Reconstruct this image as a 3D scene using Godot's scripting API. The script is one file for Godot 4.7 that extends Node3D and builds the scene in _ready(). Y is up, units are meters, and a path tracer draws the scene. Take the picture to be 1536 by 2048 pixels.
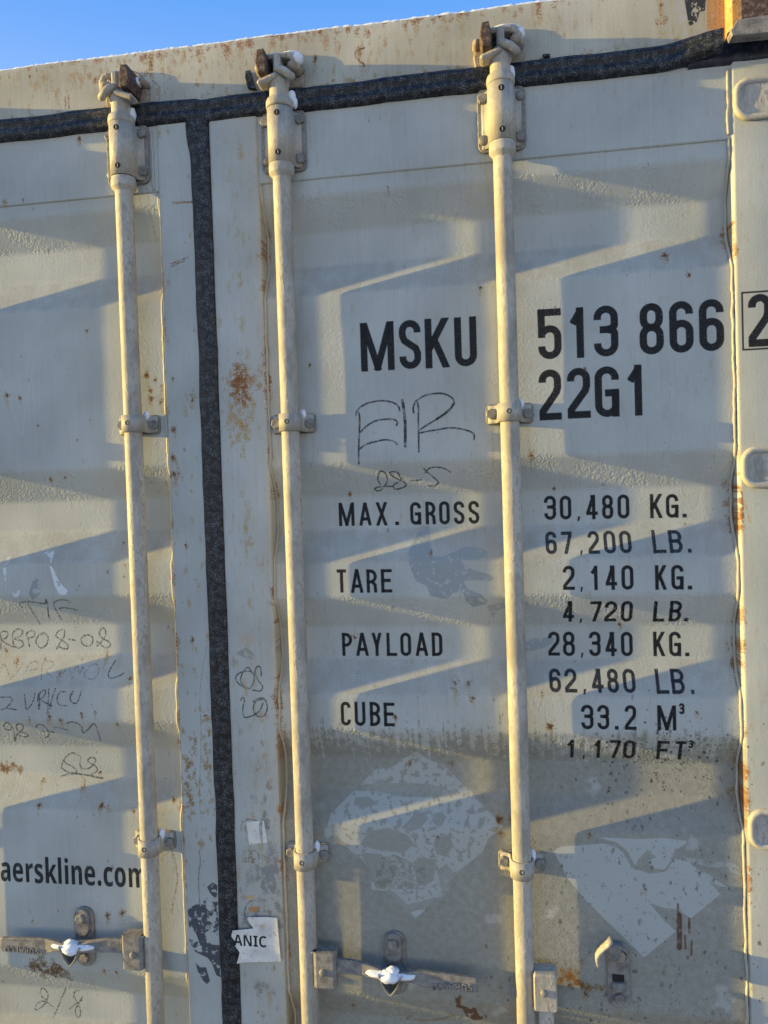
extends Node3D
# Weathered end of a shipping container: two door leaves, lock rods, handles. All lengths below are millimetres (x right, y up, z out of the doors) until they reach a mesh.

const MM := 0.001
const ROD_Z := 33.0
const ROD_R := 19.0
const RODS := [-1270.0, -784.0, -434.0, 19.0]
const BREAKS := [[2254, 0], [2186, -36], [2116, -36], [2046, 0], [1687, 0], [1618, -36], [1547, -36], [1478, 0], [1403, 0], [1335, -36], [1266, -36], [1196, 0], [1119, 0], [1051, -36], [983, -36], [916, 0], [547, 0], [479, -36], [410, -36], [341, 0]]
var rng := RandomNumberGenerator.new()
var ORG := Vector3.ZERO
var M := {}
var bolt_mesh: Mesh
var rivet_mesh: Mesh

# ------------------------------------------------------------------ mesh builder
class Mb:
	var st := SurfaceTool.new()
	var cv = null
	var org := Vector3.ZERO
	var xf := Transform3D.IDENTITY
	func _init(o := Vector3.ZERO, canvas = null, smooth := false):
		st.begin(Mesh.PRIMITIVE_TRIANGLES)
		org = o
		cv = canvas
		sm(smooth)
	func sm(on):
		st.set_smooth_group(0 if on else -1)
	func v(p: Vector3):
		p = xf * p
		if cv != null:
			st.set_uv(Vector2((p.x - cv.x0) * cv.s / cv.w, (cv.y1 - p.y) * cv.s / cv.h))
		else:
			st.set_uv(Vector2(p.x, -p.y) * 0.001)
		st.add_vertex((p - org) * 0.001)
	func tri(a, b, c):
		v(a); v(c); v(b)
	func q(a, b, c, d):
		tri(a, b, c); tri(a, c, d)
	func mesh() -> ArrayMesh:
		st.index()
		st.generate_normals()
		return st.commit()
	func box(c: Vector3, s: Vector3, b := 2.0, turn := Basis.IDENTITY):
		var h := s * 0.5
		b = minf(b, minf(h.x, minf(h.y, h.z)) * 0.95)
		var P := func(x, y, z, ax): 
			var e := Vector3(h.x - b, h.y - b, h.z - b)
			e[ax] = h[ax]
			return c + turn * Vector3(x * e.x, y * e.y, z * e.z)
		for s1 in [-1, 1]:
			var f := [[1, 2, 0], [2, 0, 1], [0, 1, 2]]
			for g in f:
				var ax: int = g[2]
				var cs := []
				for k in [[-1, -1], [1, -1], [1, 1], [-1, 1]]:
					var u := [0, 0, 0]
					u[ax] = s1; u[g[0]] = k[0]; u[g[1]] = k[1]
					cs.append(P.call(u[0], u[1], u[2], ax))
				if s1 > 0: q(cs[0], cs[1], cs[2], cs[3])
				else: q(cs[3], cs[2], cs[1], cs[0])
		for ax in 3:
			var a1 := (ax + 1) % 3
			var a2 := (ax + 2) % 3
			for i in [-1, 1]:
				for j in [-1, 1]:
					var u := [0, 0, 0]
					u[a1] = i; u[a2] = j
					u[ax] = -1
					var p0 = P.call(u[0], u[1], u[2], a1)
					var p1 = P.call(u[0], u[1], u[2], a2)
					u[ax] = 1
					var p2 = P.call(u[0], u[1], u[2], a2)
					var p3 = P.call(u[0], u[1], u[2], a1)
					if i * j > 0: q(p0, p1, p2, p3)
					else: q(p3, p2, p1, p0)
		for i in [-1, 1]:
			for j in [-1, 1]:
				for k in [-1, 1]:
					var a = P.call(i, j, k, 0)
					var bb = P.call(i, j, k, 1)
					var d = P.call(i, j, k, 2)
					if i * j * k > 0: tri(a, bb, d)
					else: tri(a, d, bb)
	func plate(poly: PackedVector2Array, z0: float, z1: float, b := 1.5):
		if Geometry2D.is_polygon_clockwise(poly):
			poly.reverse()
		var n := poly.size()
		var ins := PackedVector2Array()
		for i in n:
			var e0 := (poly[i] - poly[(i - 1 + n) % n]).normalized()
			var e1 := (poly[(i + 1) % n] - poly[i]).normalized()
			var m := (Vector2(-e0.y, e0.x) + Vector2(-e1.y, e1.x))
			m = m.normalized() if m.length() > 0.01 else Vector2(-e0.y, e0.x)
			ins.append(poly[i] + m * b)
		var f := func(p: Vector2, z): return Vector3(p.x, p.y, z)
		for i in n:
			var j := (i + 1) % n
			q(f.call(poly[i], z0), f.call(poly[j], z0), f.call(poly[j], z1 - b), f.call(poly[i], z1 - b))
			q(f.call(poly[i], z1 - b), f.call(poly[j], z1 - b), f.call(ins[j], z1), f.call(ins[i], z1))
		var t := Geometry2D.triangulate_polygon(ins)
		for i in range(0, t.size(), 3):
			var a := ins[t[i]]; var bb := ins[t[i + 1]]; var c := ins[t[i + 2]]
			if (bb - a).cross(c - a) < 0:
				var sw := bb; bb = c; c = sw
			tri(f.call(a, z1), f.call(bb, z1), f.call(c, z1))
	func lathe(prof: Array, c: Vector3, seg := 28, wob := 0.0):
		for i in prof.size() - 1:
			for k in seg:
				var p := []
				for e in [[i, k], [i, k + 1], [i + 1, k + 1], [i + 1, k]]:
					var an: float = TAU * (e[1] % seg) / seg
					var r: float = prof[e[0]][0]
					p.append(c + Vector3(r * cos(an), prof[e[0]][1], -r * sin(an)))
				if prof[i][0] < 0.01: tri(p[0], p[2], p[3])
				elif prof[i + 1][0] < 0.01: tri(p[0], p[1], p[2])
				else: q(p[0], p[1], p[2], p[3])
	func tube(path: Array, rad, seg := 10):
		var n := path.size()
		var rings := []
		for i in n:
			var d: Vector3 = (path[mini(i + 1, n - 1)] - path[maxi(i - 1, 0)]).normalized()
			var up := Vector3(0, 0, 1) if absf(d.z) < 0.9 else Vector3(0, 1, 0)
			var a := d.cross(up).normalized()
			var b := a.cross(d)
			var r: float = rad[i] if rad is Array else rad
			var ring := []
			for k in seg:
				var an := TAU * k / seg
				ring.append(path[i] + (a * cos(an) + b * sin(an)) * r)
			rings.append(ring)
		for i in n - 1:
			for k in seg:
				var j := (k + 1) % seg
				q(rings[i][k], rings[i + 1][k], rings[i + 1][j], rings[i][j])
		for k in seg:
			var j := (k + 1) % seg
			tri(path[0], rings[0][k], rings[0][j])
			tri(path[n - 1], rings[n - 1][j], rings[n - 1][k])
	func bar(secs: Array):        # sections [x, y, z, height, depth] joined end to end, running along x
		var rings := []
		for s in secs:
			var h: float = s[3] * 0.5
			var d: float = s[4] * 0.5
			var ch := minf(h, d) * 0.35
			var ring := []
			for k in [[-h, d - ch], [-h + ch, d], [h - ch, d], [h, d - ch], [h, -d + ch], [h - ch, -d], [-h + ch, -d], [-h, -d + ch]]:
				ring.append(Vector3(s[0], s[1] + k[0], s[2] + k[1]))
			rings.append(ring)
		var fl: bool = secs[0][0] > secs[-1][0]
		for i in rings.size() - 1:
			for k in 8:
				var j := (k + 1) % 8
				if fl: q(rings[i][k], rings[i][j], rings[i + 1][j], rings[i + 1][k])
				else: q(rings[i][k], rings[i + 1][k], rings[i + 1][j], rings[i][j])
		for e in [0, rings.size() - 1]:
			var r = rings[e]
			for k in range(1, 7):
				if (e == 0) != fl: tri(r[0], r[k], r[k + 1])
				else: tri(r[0], r[k + 1], r[k])
	func ribbon(line: PackedVector2Array, t: float, lo: float, hi: float, axis := 1):
		# thick strip: line in xz (axis 1, extruded along y) or in xy (axis 2, extruded along z)
		var n := line.size()
		var inn := PackedVector2Array()
		for i in n:
			var d := (line[mini(i + 1, n - 1)] - line[maxi(i - 1, 0)]).normalized()
			inn.append(line[i] + Vector2(d.y, -d.x) * t)
		var f := func(p: Vector2, e):
			return Vector3(p.x, e, p.y) if axis == 1 else Vector3(p.x, p.y, e)
		for i in n - 1:
			var a = line[i]; var b = line[i + 1]; var c = inn[i + 1]; var d = inn[i]
			if axis == 1:
				q(f.call(a, lo), f.call(b, lo), f.call(b, hi), f.call(a, hi))
				q(f.call(d, hi), f.call(c, hi), f.call(c, lo), f.call(d, lo))
				q(f.call(a, hi), f.call(b, hi), f.call(c, hi), f.call(d, hi))
				q(f.call(d, lo), f.call(c, lo), f.call(b, lo), f.call(a, lo))
			else:
				q(f.call(b, lo), f.call(a, lo), f.call(a, hi), f.call(b, hi))
				q(f.call(c, hi), f.call(d, hi), f.call(d, lo), f.call(c, lo))
				q(f.call(b, hi), f.call(a, hi), f.call(d, hi), f.call(c, hi))
				q(f.call(c, lo), f.call(d, lo), f.call(a, lo), f.call(b, lo))
		for e in [0, n - 1]:
			var a = f.call(line[e], lo); var b = f.call(line[e], hi); var c = f.call(inn[e], hi); var d = f.call(inn[e], lo)
			if (e == 0) == (axis == 1): q(a, b, c, d)
			else: q(d, c, b, a)
	func lump(c: Vector3, r: Vector3, nz: FastNoiseLite, amp := 0.25):
		var nu := 26
		var nv := 15
		var P := func(i, j):
			var th: float = PI * j / nv
			var ph: float = TAU * (i % nu) / nu
			var d := Vector3(sin(th) * cos(ph), cos(th), sin(th) * sin(ph))
			var k := 1.0 + amp * (nz.get_noise_3d(d.x * 60 + c.x, d.y * 60 + c.y, d.z * 60) * 1.8 + nz.get_noise_3d(d.x * 220 + c.x, d.y * 220 + c.y, d.z * 220) * 0.5)
			return c + d * r * k
		for j in nv:
			for i in nu:
				var a = P.call(i, j); var b = P.call(i + 1, j); var cc = P.call(i + 1, j + 1); var d = P.call(i, j + 1)
				if j == 0: tri(a, cc, d)
				elif j == nv - 1: tri(a, b, d)
				else: q(a, b, cc, d)

func rrect(cx, cy, w, h, r, seg := 5) -> PackedVector2Array:
	var o := PackedVector2Array()
	for k in [[1, 1, 0.0], [-1, 1, PI / 2], [-1, -1, PI], [1, -1, PI * 1.5]]:
		for i in seg + 1:
			var a: float = k[2] + PI / 2 * i / seg
			o.append(Vector2(cx + k[0] * (w / 2 - r) + r * cos(a), cy + k[1] * (h / 2 - r) + r * sin(a)))
	return o

# ------------------------------------------------------------------ painted surfaces
class Canvas:
	var w: int
	var h: int
	var x0: float
	var y1: float
	var s: float
	var c := PackedByteArray()
	var hg := PackedByteArray()
	var nz := PackedByteArray()
	var nf := PackedByteArray()
	func _init(xa: float, xb: float, ya: float, yb: float, px: float):
		x0 = xa
		y1 = yb
		s = px
		w = int((xb - xa) * px)
		h = int((yb - ya) * px)
		c.resize(w * h * 3)
		hg.resize(w * h)
	static func noise(w_: int, h_: int, f: float, sd: int, oct := 3, cell := false) -> PackedByteArray:
		var n := FastNoiseLite.new()
		n.seed = sd
		n.frequency = f
		n.noise_type = FastNoiseLite.TYPE_CELLULAR if cell else FastNoiseLite.TYPE_SIMPLEX_SMOOTH
		n.fractal_type = FastNoiseLite.FRACTAL_NONE if cell else FastNoiseLite.FRACTAL_FBM
		n.fractal_octaves = oct
		var im := n.get_image(w_, h_)
		im.convert(Image.FORMAT_L8)
		return im.get_data()
	static func streaks(w_: int, h_: int, f: float, sq: int, sd: int) -> PackedByteArray:
		var n := FastNoiseLite.new()
		n.seed = sd
		n.frequency = f
		n.fractal_octaves = 3
		var im := n.get_image(w_, maxi(2, h_ / sq))
		im.convert(Image.FORMAT_L8)
		im.resize(w_, h_, Image.INTERPOLATE_CUBIC)
		return im.get_data()
	func base(sd: int, r0: float, g0: float, b0: float, drip: float, contrast := 1.0):
		nz = noise(w, h, 0.05, sd, 4)
		nf = noise(w, h, 0.22, sd + 1, 3)
		var big := noise(w, h, 0.004, sd + 2, 4)
		var fine := noise(w, h, 0.45, sd + 3, 2)
		var stk := streaks(w, h, 0.11, 40, sd + 4)
		var drp := streaks(w, h, 0.07, 4, sd + 5)
		var pick := noise(w, h, 0.009, sd + 6, 3)
		var j := 0
		for i in w * h:
			var t: float = ((big[i] - 128) * 0.08 + (stk[i] - 128) * 0.02 * (pick[i] * 0.008) + (nf[i] - 128) * 0.03 + (fine[i] - 128) * 0.035) * contrast
			var r := r0 + t
			var g := g0 + t
			var b := b0 + t
			var d: float = (drp[i] + (nf[i] - 128) * 0.5 - 188.0) * 0.02
			if d > 0.0:
				d = minf(d, 1.0) * drip
				r += (150 - r) * d; g += (132 - g) * d; b += (92 - b) * d
			c[j] = int(r); c[j + 1] = int(g); c[j + 2] = int(b)
			hg[i] = 96 + ((nf[i] + fine[i]) >> 3)
			j += 3
	func mixp(i: int, col: Color, a: float):
		var j := i * 3
		c[j] = int(c[j] + (col.r8 - c[j]) * a)
		c[j + 1] = int(c[j + 1] + (col.g8 - c[j + 1]) * a)
		c[j + 2] = int(c[j + 2] + (col.b8 - c[j + 2]) * a)
	func blob(x: float, y: float, rx: float, ry: float, col: Color, a := 0.9, rough := 1.0, soft := 0.45):
		var px := (x - x0) * s
		var py := (y1 - y) * s
		rx *= s
		ry *= s
		for yy in range(maxi(0, int(py - ry * 1.7)), mini(h, int(py + ry * 1.7) + 1)):
			for xx in range(maxi(0, int(px - rx * 1.7)), mini(w, int(px + rx * 1.7) + 1)):
				var i := yy * w + xx
				var d := Vector2((xx - px) / rx, (yy - py) / ry).length()
				d += ((nz[i] - 128) * 0.005 + (nf[i] - 128) * 0.006) * rough
				if d < 1.0:
					mixp(i, col, a * minf(1.0, (1.0 - d) / soft))
	func rust(x: float, y: float, r: float, drip := 1.0):
		blob(x, y - r * drip, r * 0.75, r * (1.5 + drip), Color8(146, 124, 82), 0.4, 1.6, 0.9)
		blob(x, y, r, r * 1.15, Color8(128, 92, 52), 0.7, 1.9, 0.8)
		blob(x, y + r * 0.1, r * 0.5, r * 0.6, Color8(74, 50, 32), 0.8, 1.6, 0.7)
	func specks(x: float, y: float, dx: float, dy: float, n: int, r: float, col: Color, a: float, rg: RandomNumberGenerator, long := 1.2):
		for k in n:
			var q := r * (0.4 + rg.randf() * rg.randf() * 1.6)
			blob(x + rg.randfn() * dx * 0.5, y + rg.randfn() * dy * 0.5, q, q * long, col, a * rg.randf_range(0.5, 1.0), 1.4, 0.6)
	func line(p: Array, wd: float, col: Color, a := 0.9, grain := 0.5):
		var pts := PackedVector2Array()
		for k in range(0, p.size(), 2):
			pts.append(Vector2((p[k] - x0) * s, (y1 - p[k + 1]) * s))
		var cr := PackedVector2Array()
		for k in pts.size() - 1:
			var p0 := pts[maxi(k - 1, 0)]; var p1 := pts[k]; var p2 := pts[k + 1]; var p3 := pts[mini(k + 2, pts.size() - 1)]
			for t in 5:
				cr.append(p1.cubic_interpolate(p2, p0, p3, t / 5.0))
		cr.append(pts[-1])
		var best := {}
		var hw := wd * s * 0.5
		for k in cr.size() - 1:
			var A := cr[k]
			var B := cr[k + 1]
			var e := hw + 1.5
			for yy in range(maxi(0, int(minf(A.y, B.y) - e)), mini(h, int(maxf(A.y, B.y) + e) + 1)):
				for xx in range(maxi(0, int(minf(A.x, B.x) - e)), mini(w, int(maxf(A.x, B.x) + e) + 1)):
					var q := Vector2(xx, yy)
					var d := q.distance_to(Geometry2D.get_closest_point_to_segment(q, A, B))
					var i := yy * w + xx
					var v := clampf(hw + 0.5 - d, 0.0, 1.0)
					if v > 0.0 and v > best.get(i, 0.0): best[i] = v
		for i in best:
			mixp(i, col, a * best[i] * clampf(0.62 + (nz[i] - 84) * 0.008, 0.4, 1.0) * clampf(1.0 - grain * (nf[i] - 110) * 0.02, 0.0, 1.0))
	func fill(polys: Array, col: Color, a := 1.0, th := -1.0, dh := 0, wear := 0.0):
		# polygons in mm, even-odd, antialiased; th: keep only where the noise passes (flaking)
		var lo := Vector2(1e9, 1e9)
		var hi := -lo
		var pp := []
		for po in polys:
			var o := PackedVector2Array()
			for k in po:
				var v := Vector2((k.x - x0) * s, (y1 - k.y) * s)
				lo = lo.min(v)
				hi = hi.max(v)
				o.append(v)
			pp.append(o)
		var xa := maxi(0, int(lo.x) - 1)
		var xb := mini(w - 1, int(hi.x) + 1)
		if xb < xa: return
		for yy in range(maxi(0, int(lo.y) - 1), mini(h, int(hi.y) + 2)):
			var cov := PackedFloat32Array()
			cov.resize(xb - xa + 2)
			var any := false
			for sub in 4:
				var sy := yy + (sub + 0.5) / 4.0 - 0.5
				var xs := []
				for o in pp:
					var n: int = o.size()
					for k in n:
						var A: Vector2 = o[k]
						var B: Vector2 = o[(k + 1) % n]
						if (A.y <= sy) != (B.y <= sy):
							xs.append(A.x + (sy - A.y) / (B.y - A.y) * (B.x - A.x))
				xs.sort()
				for k in range(0, xs.size() - 1, 2):
					var f: float = clampf(xs[k] + 0.5, xa, xb + 1)
					var t: float = clampf(xs[k + 1] + 0.5, xa, xb + 1)
					if t <= f: continue
					any = true
					for xx in range(int(f), mini(xb, int(t)) + 1):
						cov[xx - xa] += maxf(0.0, minf(t, xx + 1.0) - maxf(f, xx)) * 0.25
			if not any: continue
			for xx in range(xa, xb + 1):
				var v := cov[xx - xa]
				if v > 0.003:
					var i := yy * w + xx
					if th >= 0.0:
						v *= clampf((nz[i] + (nf[i] - 128) * 0.35 - th) * 0.09, 0.0, 1.0)
					if wear > 0.0:
						v *= 1.0 - wear * clampf((nf[i] - 165) * 0.03, 0.0, 1.0)
					mixp(i, col, a * v)
					if dh != 0: hg[i] = clampi(hg[i] + int(dh * v), 0, 255)
	func texts(list: Array, t: float, col: Color, wear := 0.35):
		for g in list:
			glyph(g[0], g[1], g[2], g[3], g[4], t, col, wear)
	func glyph(ch: String, xl: float, xr: float, yb: float, yt: float, t: float, col: Color, wear: float):
		if ch == "." or ch == ",":
			var p := PackedVector2Array([Vector2(xl, yb), Vector2(xr, yb), Vector2(xr, yb + t * 1.1), Vector2(xl, yb + t * 1.1)])
			if ch == ",": p = PackedVector2Array([Vector2(xl, yb - t * 0.5), Vector2((xl + xr) / 2, yb - t * 0.5), Vector2(xr, yb + t), Vector2(xl + 1, yb + t)])
			fill([p], col, 0.97, -1.0, 6, wear)
			return
		var W := xr - xl - t
		var H := yt - yb - t
		var r := W / 2
		var box := PackedVector2Array([Vector2(xl, yb), Vector2(xr, yb), Vector2(xr, yt), Vector2(xl, yt)])
		var arc := func(cx, cy, rx, ry, a0, a1) -> Array:
			var o := []
			for k in 13:
				var an: float = deg_to_rad(lerpf(a0, a1, k / 12.0))
				o.append(Vector2(cx + rx * cos(an), cy + ry * sin(an)))
			return o
		var V := func(x, y): return Vector2(x * W, y * H)
		var S := []       # [points, squared ends]
		var rr := minf(r, H * 0.3)
		match ch:
			"0", "O":
				S = [[arc.call(r, H - rr, r, rr, 180, 0) + arc.call(r, rr, r, rr, 0, -180) + [Vector2(0, H - rr)], false]]
			"1":
				S = [[[V.call(1, 0), V.call(1, 1)], true], [[V.call(1, 0.98), V.call(0.1, 0.78)], true]]
			"2":
				S = [[[Vector2(0, H - rr * 1.25)] + arc.call(r, H - rr, r, rr, 180, 0) + [V.call(1, 0.66), V.call(0.9, 0.55), V.call(0, 0.12), V.call(0, 0)], false], [[V.call(0, 0), V.call(1, 0)], true]]
			"3":
				S = [[[Vector2(0, H - rr * 1.25)] + arc.call(r, H - rr, r, rr, 180, 0) + [V.call(1, 0.64)] + arc.call(r * 0.9, H * 0.635, r * 1.1, H * 0.1, 0, -80), false], [[V.call(0.35, 0.535), V.call(0.6, 0.535)], true], [arc.call(r * 0.9, H * 0.435, r * 1.1, H * 0.1, 80, 0) + arc.call(r, rr, r, rr, 0, -180) + [Vector2(0, rr * 1.2)], false]]
			"4":
				S = [[[V.call(0.72, 0), V.call(0.72, 1), V.call(0.55, 1)], true], [[V.call(0.68, 1), V.call(0.0, 0.24)], false], [[V.call(0, 0.21), V.call(1, 0.21)], true]]
			"5":
				S = [[[V.call(1, 1), V.call(0, 1)], true], [[V.call(0, 1), V.call(0, 0.5)], true], [arc.call(r, H * 0.62 - rr, r, rr, 150, 0) + arc.call(r, rr, r, rr, 0, -180) + [Vector2(0, rr * 1.2)], false]]
			"6":
				S = [[[Vector2(W, H - rr * 1.2)] + arc.call(r, H - rr, r, rr, 0, 180) + arc.call(r, rr, r, rr, 180, 360) + arc.call(r, H * 0.58 - rr, r, rr, 0, 180), false]]
			"7":
				S = [[[V.call(0, 1), V.call(1, 1)], true], [[V.call(1, 0.98), V.call(0.95, 0.82), V.call(0.3, -0.1)], true]]
			"8":
				var ra := minf(r, H * 0.24)
				S = [[arc.call(r, H - ra, r * 0.94, ra, 0, 180) + arc.call(r, H * 0.53 + ra, r * 0.94, ra, 180, 360) + [Vector2(W * 0.97, H - ra)], false], [arc.call(r, H * 0.53 - ra, r, ra, 0, 180) + arc.call(r, ra, r, ra, 180, 360) + [Vector2(W, H * 0.53 - ra)], false]]
			"A":
				S = [[[V.call(-0.05, -0.12), V.call(0.5, 1.08)], true], [[V.call(1.05, -0.12), V.call(0.5, 1.08)], true], [[V.call(0.25, 0.25), V.call(0.75, 0.25)], true]]
			"B":
				S = [[[V.call(0, 0), V.call(0, 1)], true], [[V.call(0, 1)] + arc.call(W - H * 0.22, H * 0.76, H * 0.22, H * 0.24, 90, -90) + [V.call(0, 0.52)], true], [[V.call(0, 0.52)] + arc.call(W - H * 0.22, H * 0.26, H * 0.22, H * 0.26, 90, -90) + [V.call(0, 0)], true]]
			"C":
				S = [[[Vector2(W, H - rr * 1.3)] + arc.call(r, H - rr, r, rr, 0, 180) + arc.call(r, rr, r, rr, 180, 360) + [Vector2(W, rr * 1.3)], false]]
			"D":
				S = [[[V.call(0, 0), V.call(0, 1)], true], [[V.call(0, 1)] + arc.call(W - rr, H - rr, rr, rr, 90, 0) + arc.call(W - rr, rr, rr, rr, 0, -90) + [V.call(0, 0)], true]]
			"E":
				S = [[[V.call(0, 0), V.call(0, 1)], true], [[V.call(0, 1), V.call(1, 1)], true], [[V.call(0, 0.52), V.call(0.85, 0.52)], true], [[V.call(0, 0), V.call(1, 0)], true]]
			"F":
				S = [[[V.call(0, 0), V.call(0, 1)], true], [[V.call(0, 1), V.call(1, 1)], true], [[V.call(0, 0.5), V.call(0.85, 0.5)], true]]
			"G":
				S = [[[Vector2(W, H - rr * 1.25)] + arc.call(r, H - rr, r, rr, 0, 180) + arc.call(r, rr, r, rr, 180, 360) + [V.call(1, 0.47)], false], [[V.call(0.6, 0.47), V.call(1, 0.47)], true], [[V.call(1, 0.47), V.call(1, 0)], true]]
			"K":
				S = [[[V.call(0, 0), V.call(0, 1)], true], [[V.call(0.05, 0.38), V.call(1.0, 1.08)], true], [[V.call(0.32, 0.6), V.call(1.02, -0.1)], true]]
			"L":
				S = [[[V.call(0, 0), V.call(0, 1)], true], [[V.call(0, 0), V.call(1, 0)], true]]
			"M":
				S = [[[V.call(0, 0), V.call(0, 1)], true], [[V.call(1, 0), V.call(1, 1)], true], [[V.call(0.02, 1.05), V.call(0.5, 0.0)], true], [[V.call(0.98, 1.05), V.call(0.5, 0.0)], true]]
			"P", "R":
				S = [[[V.call(0, 0), V.call(0, 1)], true], [[V.call(0, 1)] + arc.call(W - H * 0.24, H * 0.73, H * 0.24, H * 0.27, 90, -90) + [V.call(0, 0.46)], true]]
				if ch == "R": S.append([[V.call(0.6, 0.46), V.call(0.95, 0.3), V.call(1, 0)], true])
			"S":
				S = [[[Vector2(W, H - rr * 1.25)] + arc.call(r, H - rr, r, rr, 0, 180) + [V.call(0, 0.72), V.call(0.12, 0.6), V.call(0.88, 0.4), V.call(1, 0.28)] + arc.call(r, rr, r, rr, 0, -180) + [Vector2(0, rr * 1.25)], false]]
			"T":
				S = [[[V.call(0, 1), V.call(1, 1)], true], [[V.call(0.5, 0), V.call(0.5, 1)], true]]
			"U":
				S = [[[V.call(0, 1)] + arc.call(r, rr, r, rr, 180, 360) + [V.call(1, 1)], true]]
			"X":
				S = [[[V.call(-0.05, -0.1), V.call(1.05, 1.1)], true], [[V.call(1.05, -0.1), V.call(-0.05, 1.1)], true]]
			"Y":
				S = [[[V.call(0.5, 0), V.call(0.5, 0.45)], true], [[V.call(-0.05, 1.1), V.call(0.5, 0.42)], true], [[V.call(1.05, 1.1), V.call(0.5, 0.42)], true]]
		for k in S:
			var pts := PackedVector2Array()
			for p in k[0]:
				if pts.is_empty() or pts[-1].distance_to(p) > 0.05: pts.append(p + Vector2(xl + t / 2, yb + t / 2))
			for po in [Geometry2D.offset_polyline(pts, t / 2, Geometry2D.JOIN_MITER, Geometry2D.END_SQUARE if k[1] else Geometry2D.END_BUTT)]:
				var cl := []
				for one in po:
					cl.append_array(Geometry2D.intersect_polygons(one, box))
				fill(cl, col, 0.97, -1.0, 6, wear)
	func print_font(txt: String, xl: float, xr: float, yb: float, cap: float, col: Color, weight := 700, wear := 0.3, bold := 0.0):
		var tm := TextMesh.new()
		var f := SystemFont.new()
		f.font_names = PackedStringArray(["Droid Sans"])
		f.font_weight = weight
		var fv := FontVariation.new()
		fv.base_font = f
		fv.variation_embolden = bold
		tm.font = fv
		tm.text = txt
		tm.font_size = 96
		tm.depth = 0.0
		tm.pixel_size = 0.01
		var ar := tm.get_mesh_arrays()
		var vs: PackedVector3Array = ar[Mesh.ARRAY_VERTEX]
		var ix: PackedInt32Array = ar[Mesh.ARRAY_INDEX]
		var bb := tm.get_aabb()
		var asc := cap / 0.69
		for k in range(0, ix.size(), 3):
			var p := PackedVector2Array()
			for e in 3:
				var v := vs[ix[k + e]]
				p.append(Vector2(xl + (v.x - bb.position.x) / bb.size.x * (xr - xl), yb + (v.y - bb.position.y) / bb.size.y * cap))
			fill([p], col, 0.97, -1.0, 0, wear)
	func material(rough := 0.6, relief := 0.12) -> StandardMaterial3D:
		var m := StandardMaterial3D.new()
		m.albedo_texture = ImageTexture.create_from_image(Image.create_from_data(w, h, false, Image.FORMAT_RGB8, c))
		m.roughness = rough
		m.metallic_specular = 0.35
		m.heightmap_enabled = true
		m.heightmap_texture = ImageTexture.create_from_image(Image.create_from_data(w, h, false, Image.FORMAT_L8, hg))
		m.heightmap_scale = relief
		return m

func poly(a: Array) -> PackedVector2Array:
	var o := PackedVector2Array()
	for k in range(0, a.size(), 2):
		o.append(Vector2(a[k], a[k + 1]))
	return o

# ------------------------------------------------------------------ tileable materials
func tile_mat(cols: Array, fr: float, sd: int, size_mm: float, rough: float, relief: float, spot := Color(0, 0, 0), spot_a := 0.0, cell := false) -> StandardMaterial3D:
	var n := 512
	var nA := FastNoiseLite.new(); nA.seed = sd; nA.frequency = fr; nA.fractal_octaves = 4
	var nB := FastNoiseLite.new(); nB.seed = sd + 1; nB.frequency = fr * 6; nB.fractal_octaves = 3
	var nC := FastNoiseLite.new(); nC.seed = sd + 2; nC.frequency = 0.09
	nC.noise_type = FastNoiseLite.TYPE_CELLULAR
	nC.fractal_type = FastNoiseLite.FRACTAL_NONE
	var get_b := func(z): 
		var im: Image = z.get_seamless_image(n, n)
		im.convert(Image.FORMAT_L8)
		return im.get_data()
	var a: PackedByteArray = get_b.call(nA)
	var b: PackedByteArray = get_b.call(nB)
	var cc: PackedByteArray = get_b.call(nC)
	var out := PackedByteArray(); out.resize(n * n * 3)
	var hg := PackedByteArray(); hg.resize(n * n)
	for i in n * n:
		var t := clampf((a[i] - 128) * 0.006 + (b[i] - 128) * 0.003 + 0.5, 0.0, 1.0)
		var c: Color = cols[0].lerp(cols[1], t)
		if spot_a > 0.0:
			var k := 0.0
			if cell:
				var ring := 1.0 - absf(cc[i] - 92.0 - (b[i] - 128) * 0.35) / 16.0
				k = maxf(0.6 * clampf(ring * 1.6, 0.0, 1.0) * clampf((a[i] - 112) * 0.03, 0.0, 1.0), clampf((b[i] - 162 + (a[i] - 128) * 0.35) * 0.03, 0.0, 1.0))
			else:
				k = clampf((b[i] + (a[i] - 128) * 0.6 - 175) * 0.03, 0.0, 1.0)
			c = c.lerp(spot, k * spot_a)
			hg[i] = int(clampf(b[i] * 0.4 + 60 + k * 60, 0, 255))
		else:
			hg[i] = int(b[i] * 0.6 + a[i] * 0.3)
		out[i * 3] = c.r8; out[i * 3 + 1] = c.g8; out[i * 3 + 2] = c.b8
	var m := StandardMaterial3D.new()
	m.albedo_texture = ImageTexture.create_from_image(Image.create_from_data(n, n, false, Image.FORMAT_RGB8, out))
	m.heightmap_enabled = true
	m.heightmap_texture = ImageTexture.create_from_image(Image.create_from_data(n, n, false, Image.FORMAT_L8, hg))
	m.heightmap_scale = relief
	m.uv1_triplanar = true
	m.uv1_world_triplanar = true
	m.uv1_scale = Vector3.ONE * (1000.0 / size_mm)
	m.roughness = rough
	m.metallic_specular = 0.4
	return m

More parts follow.
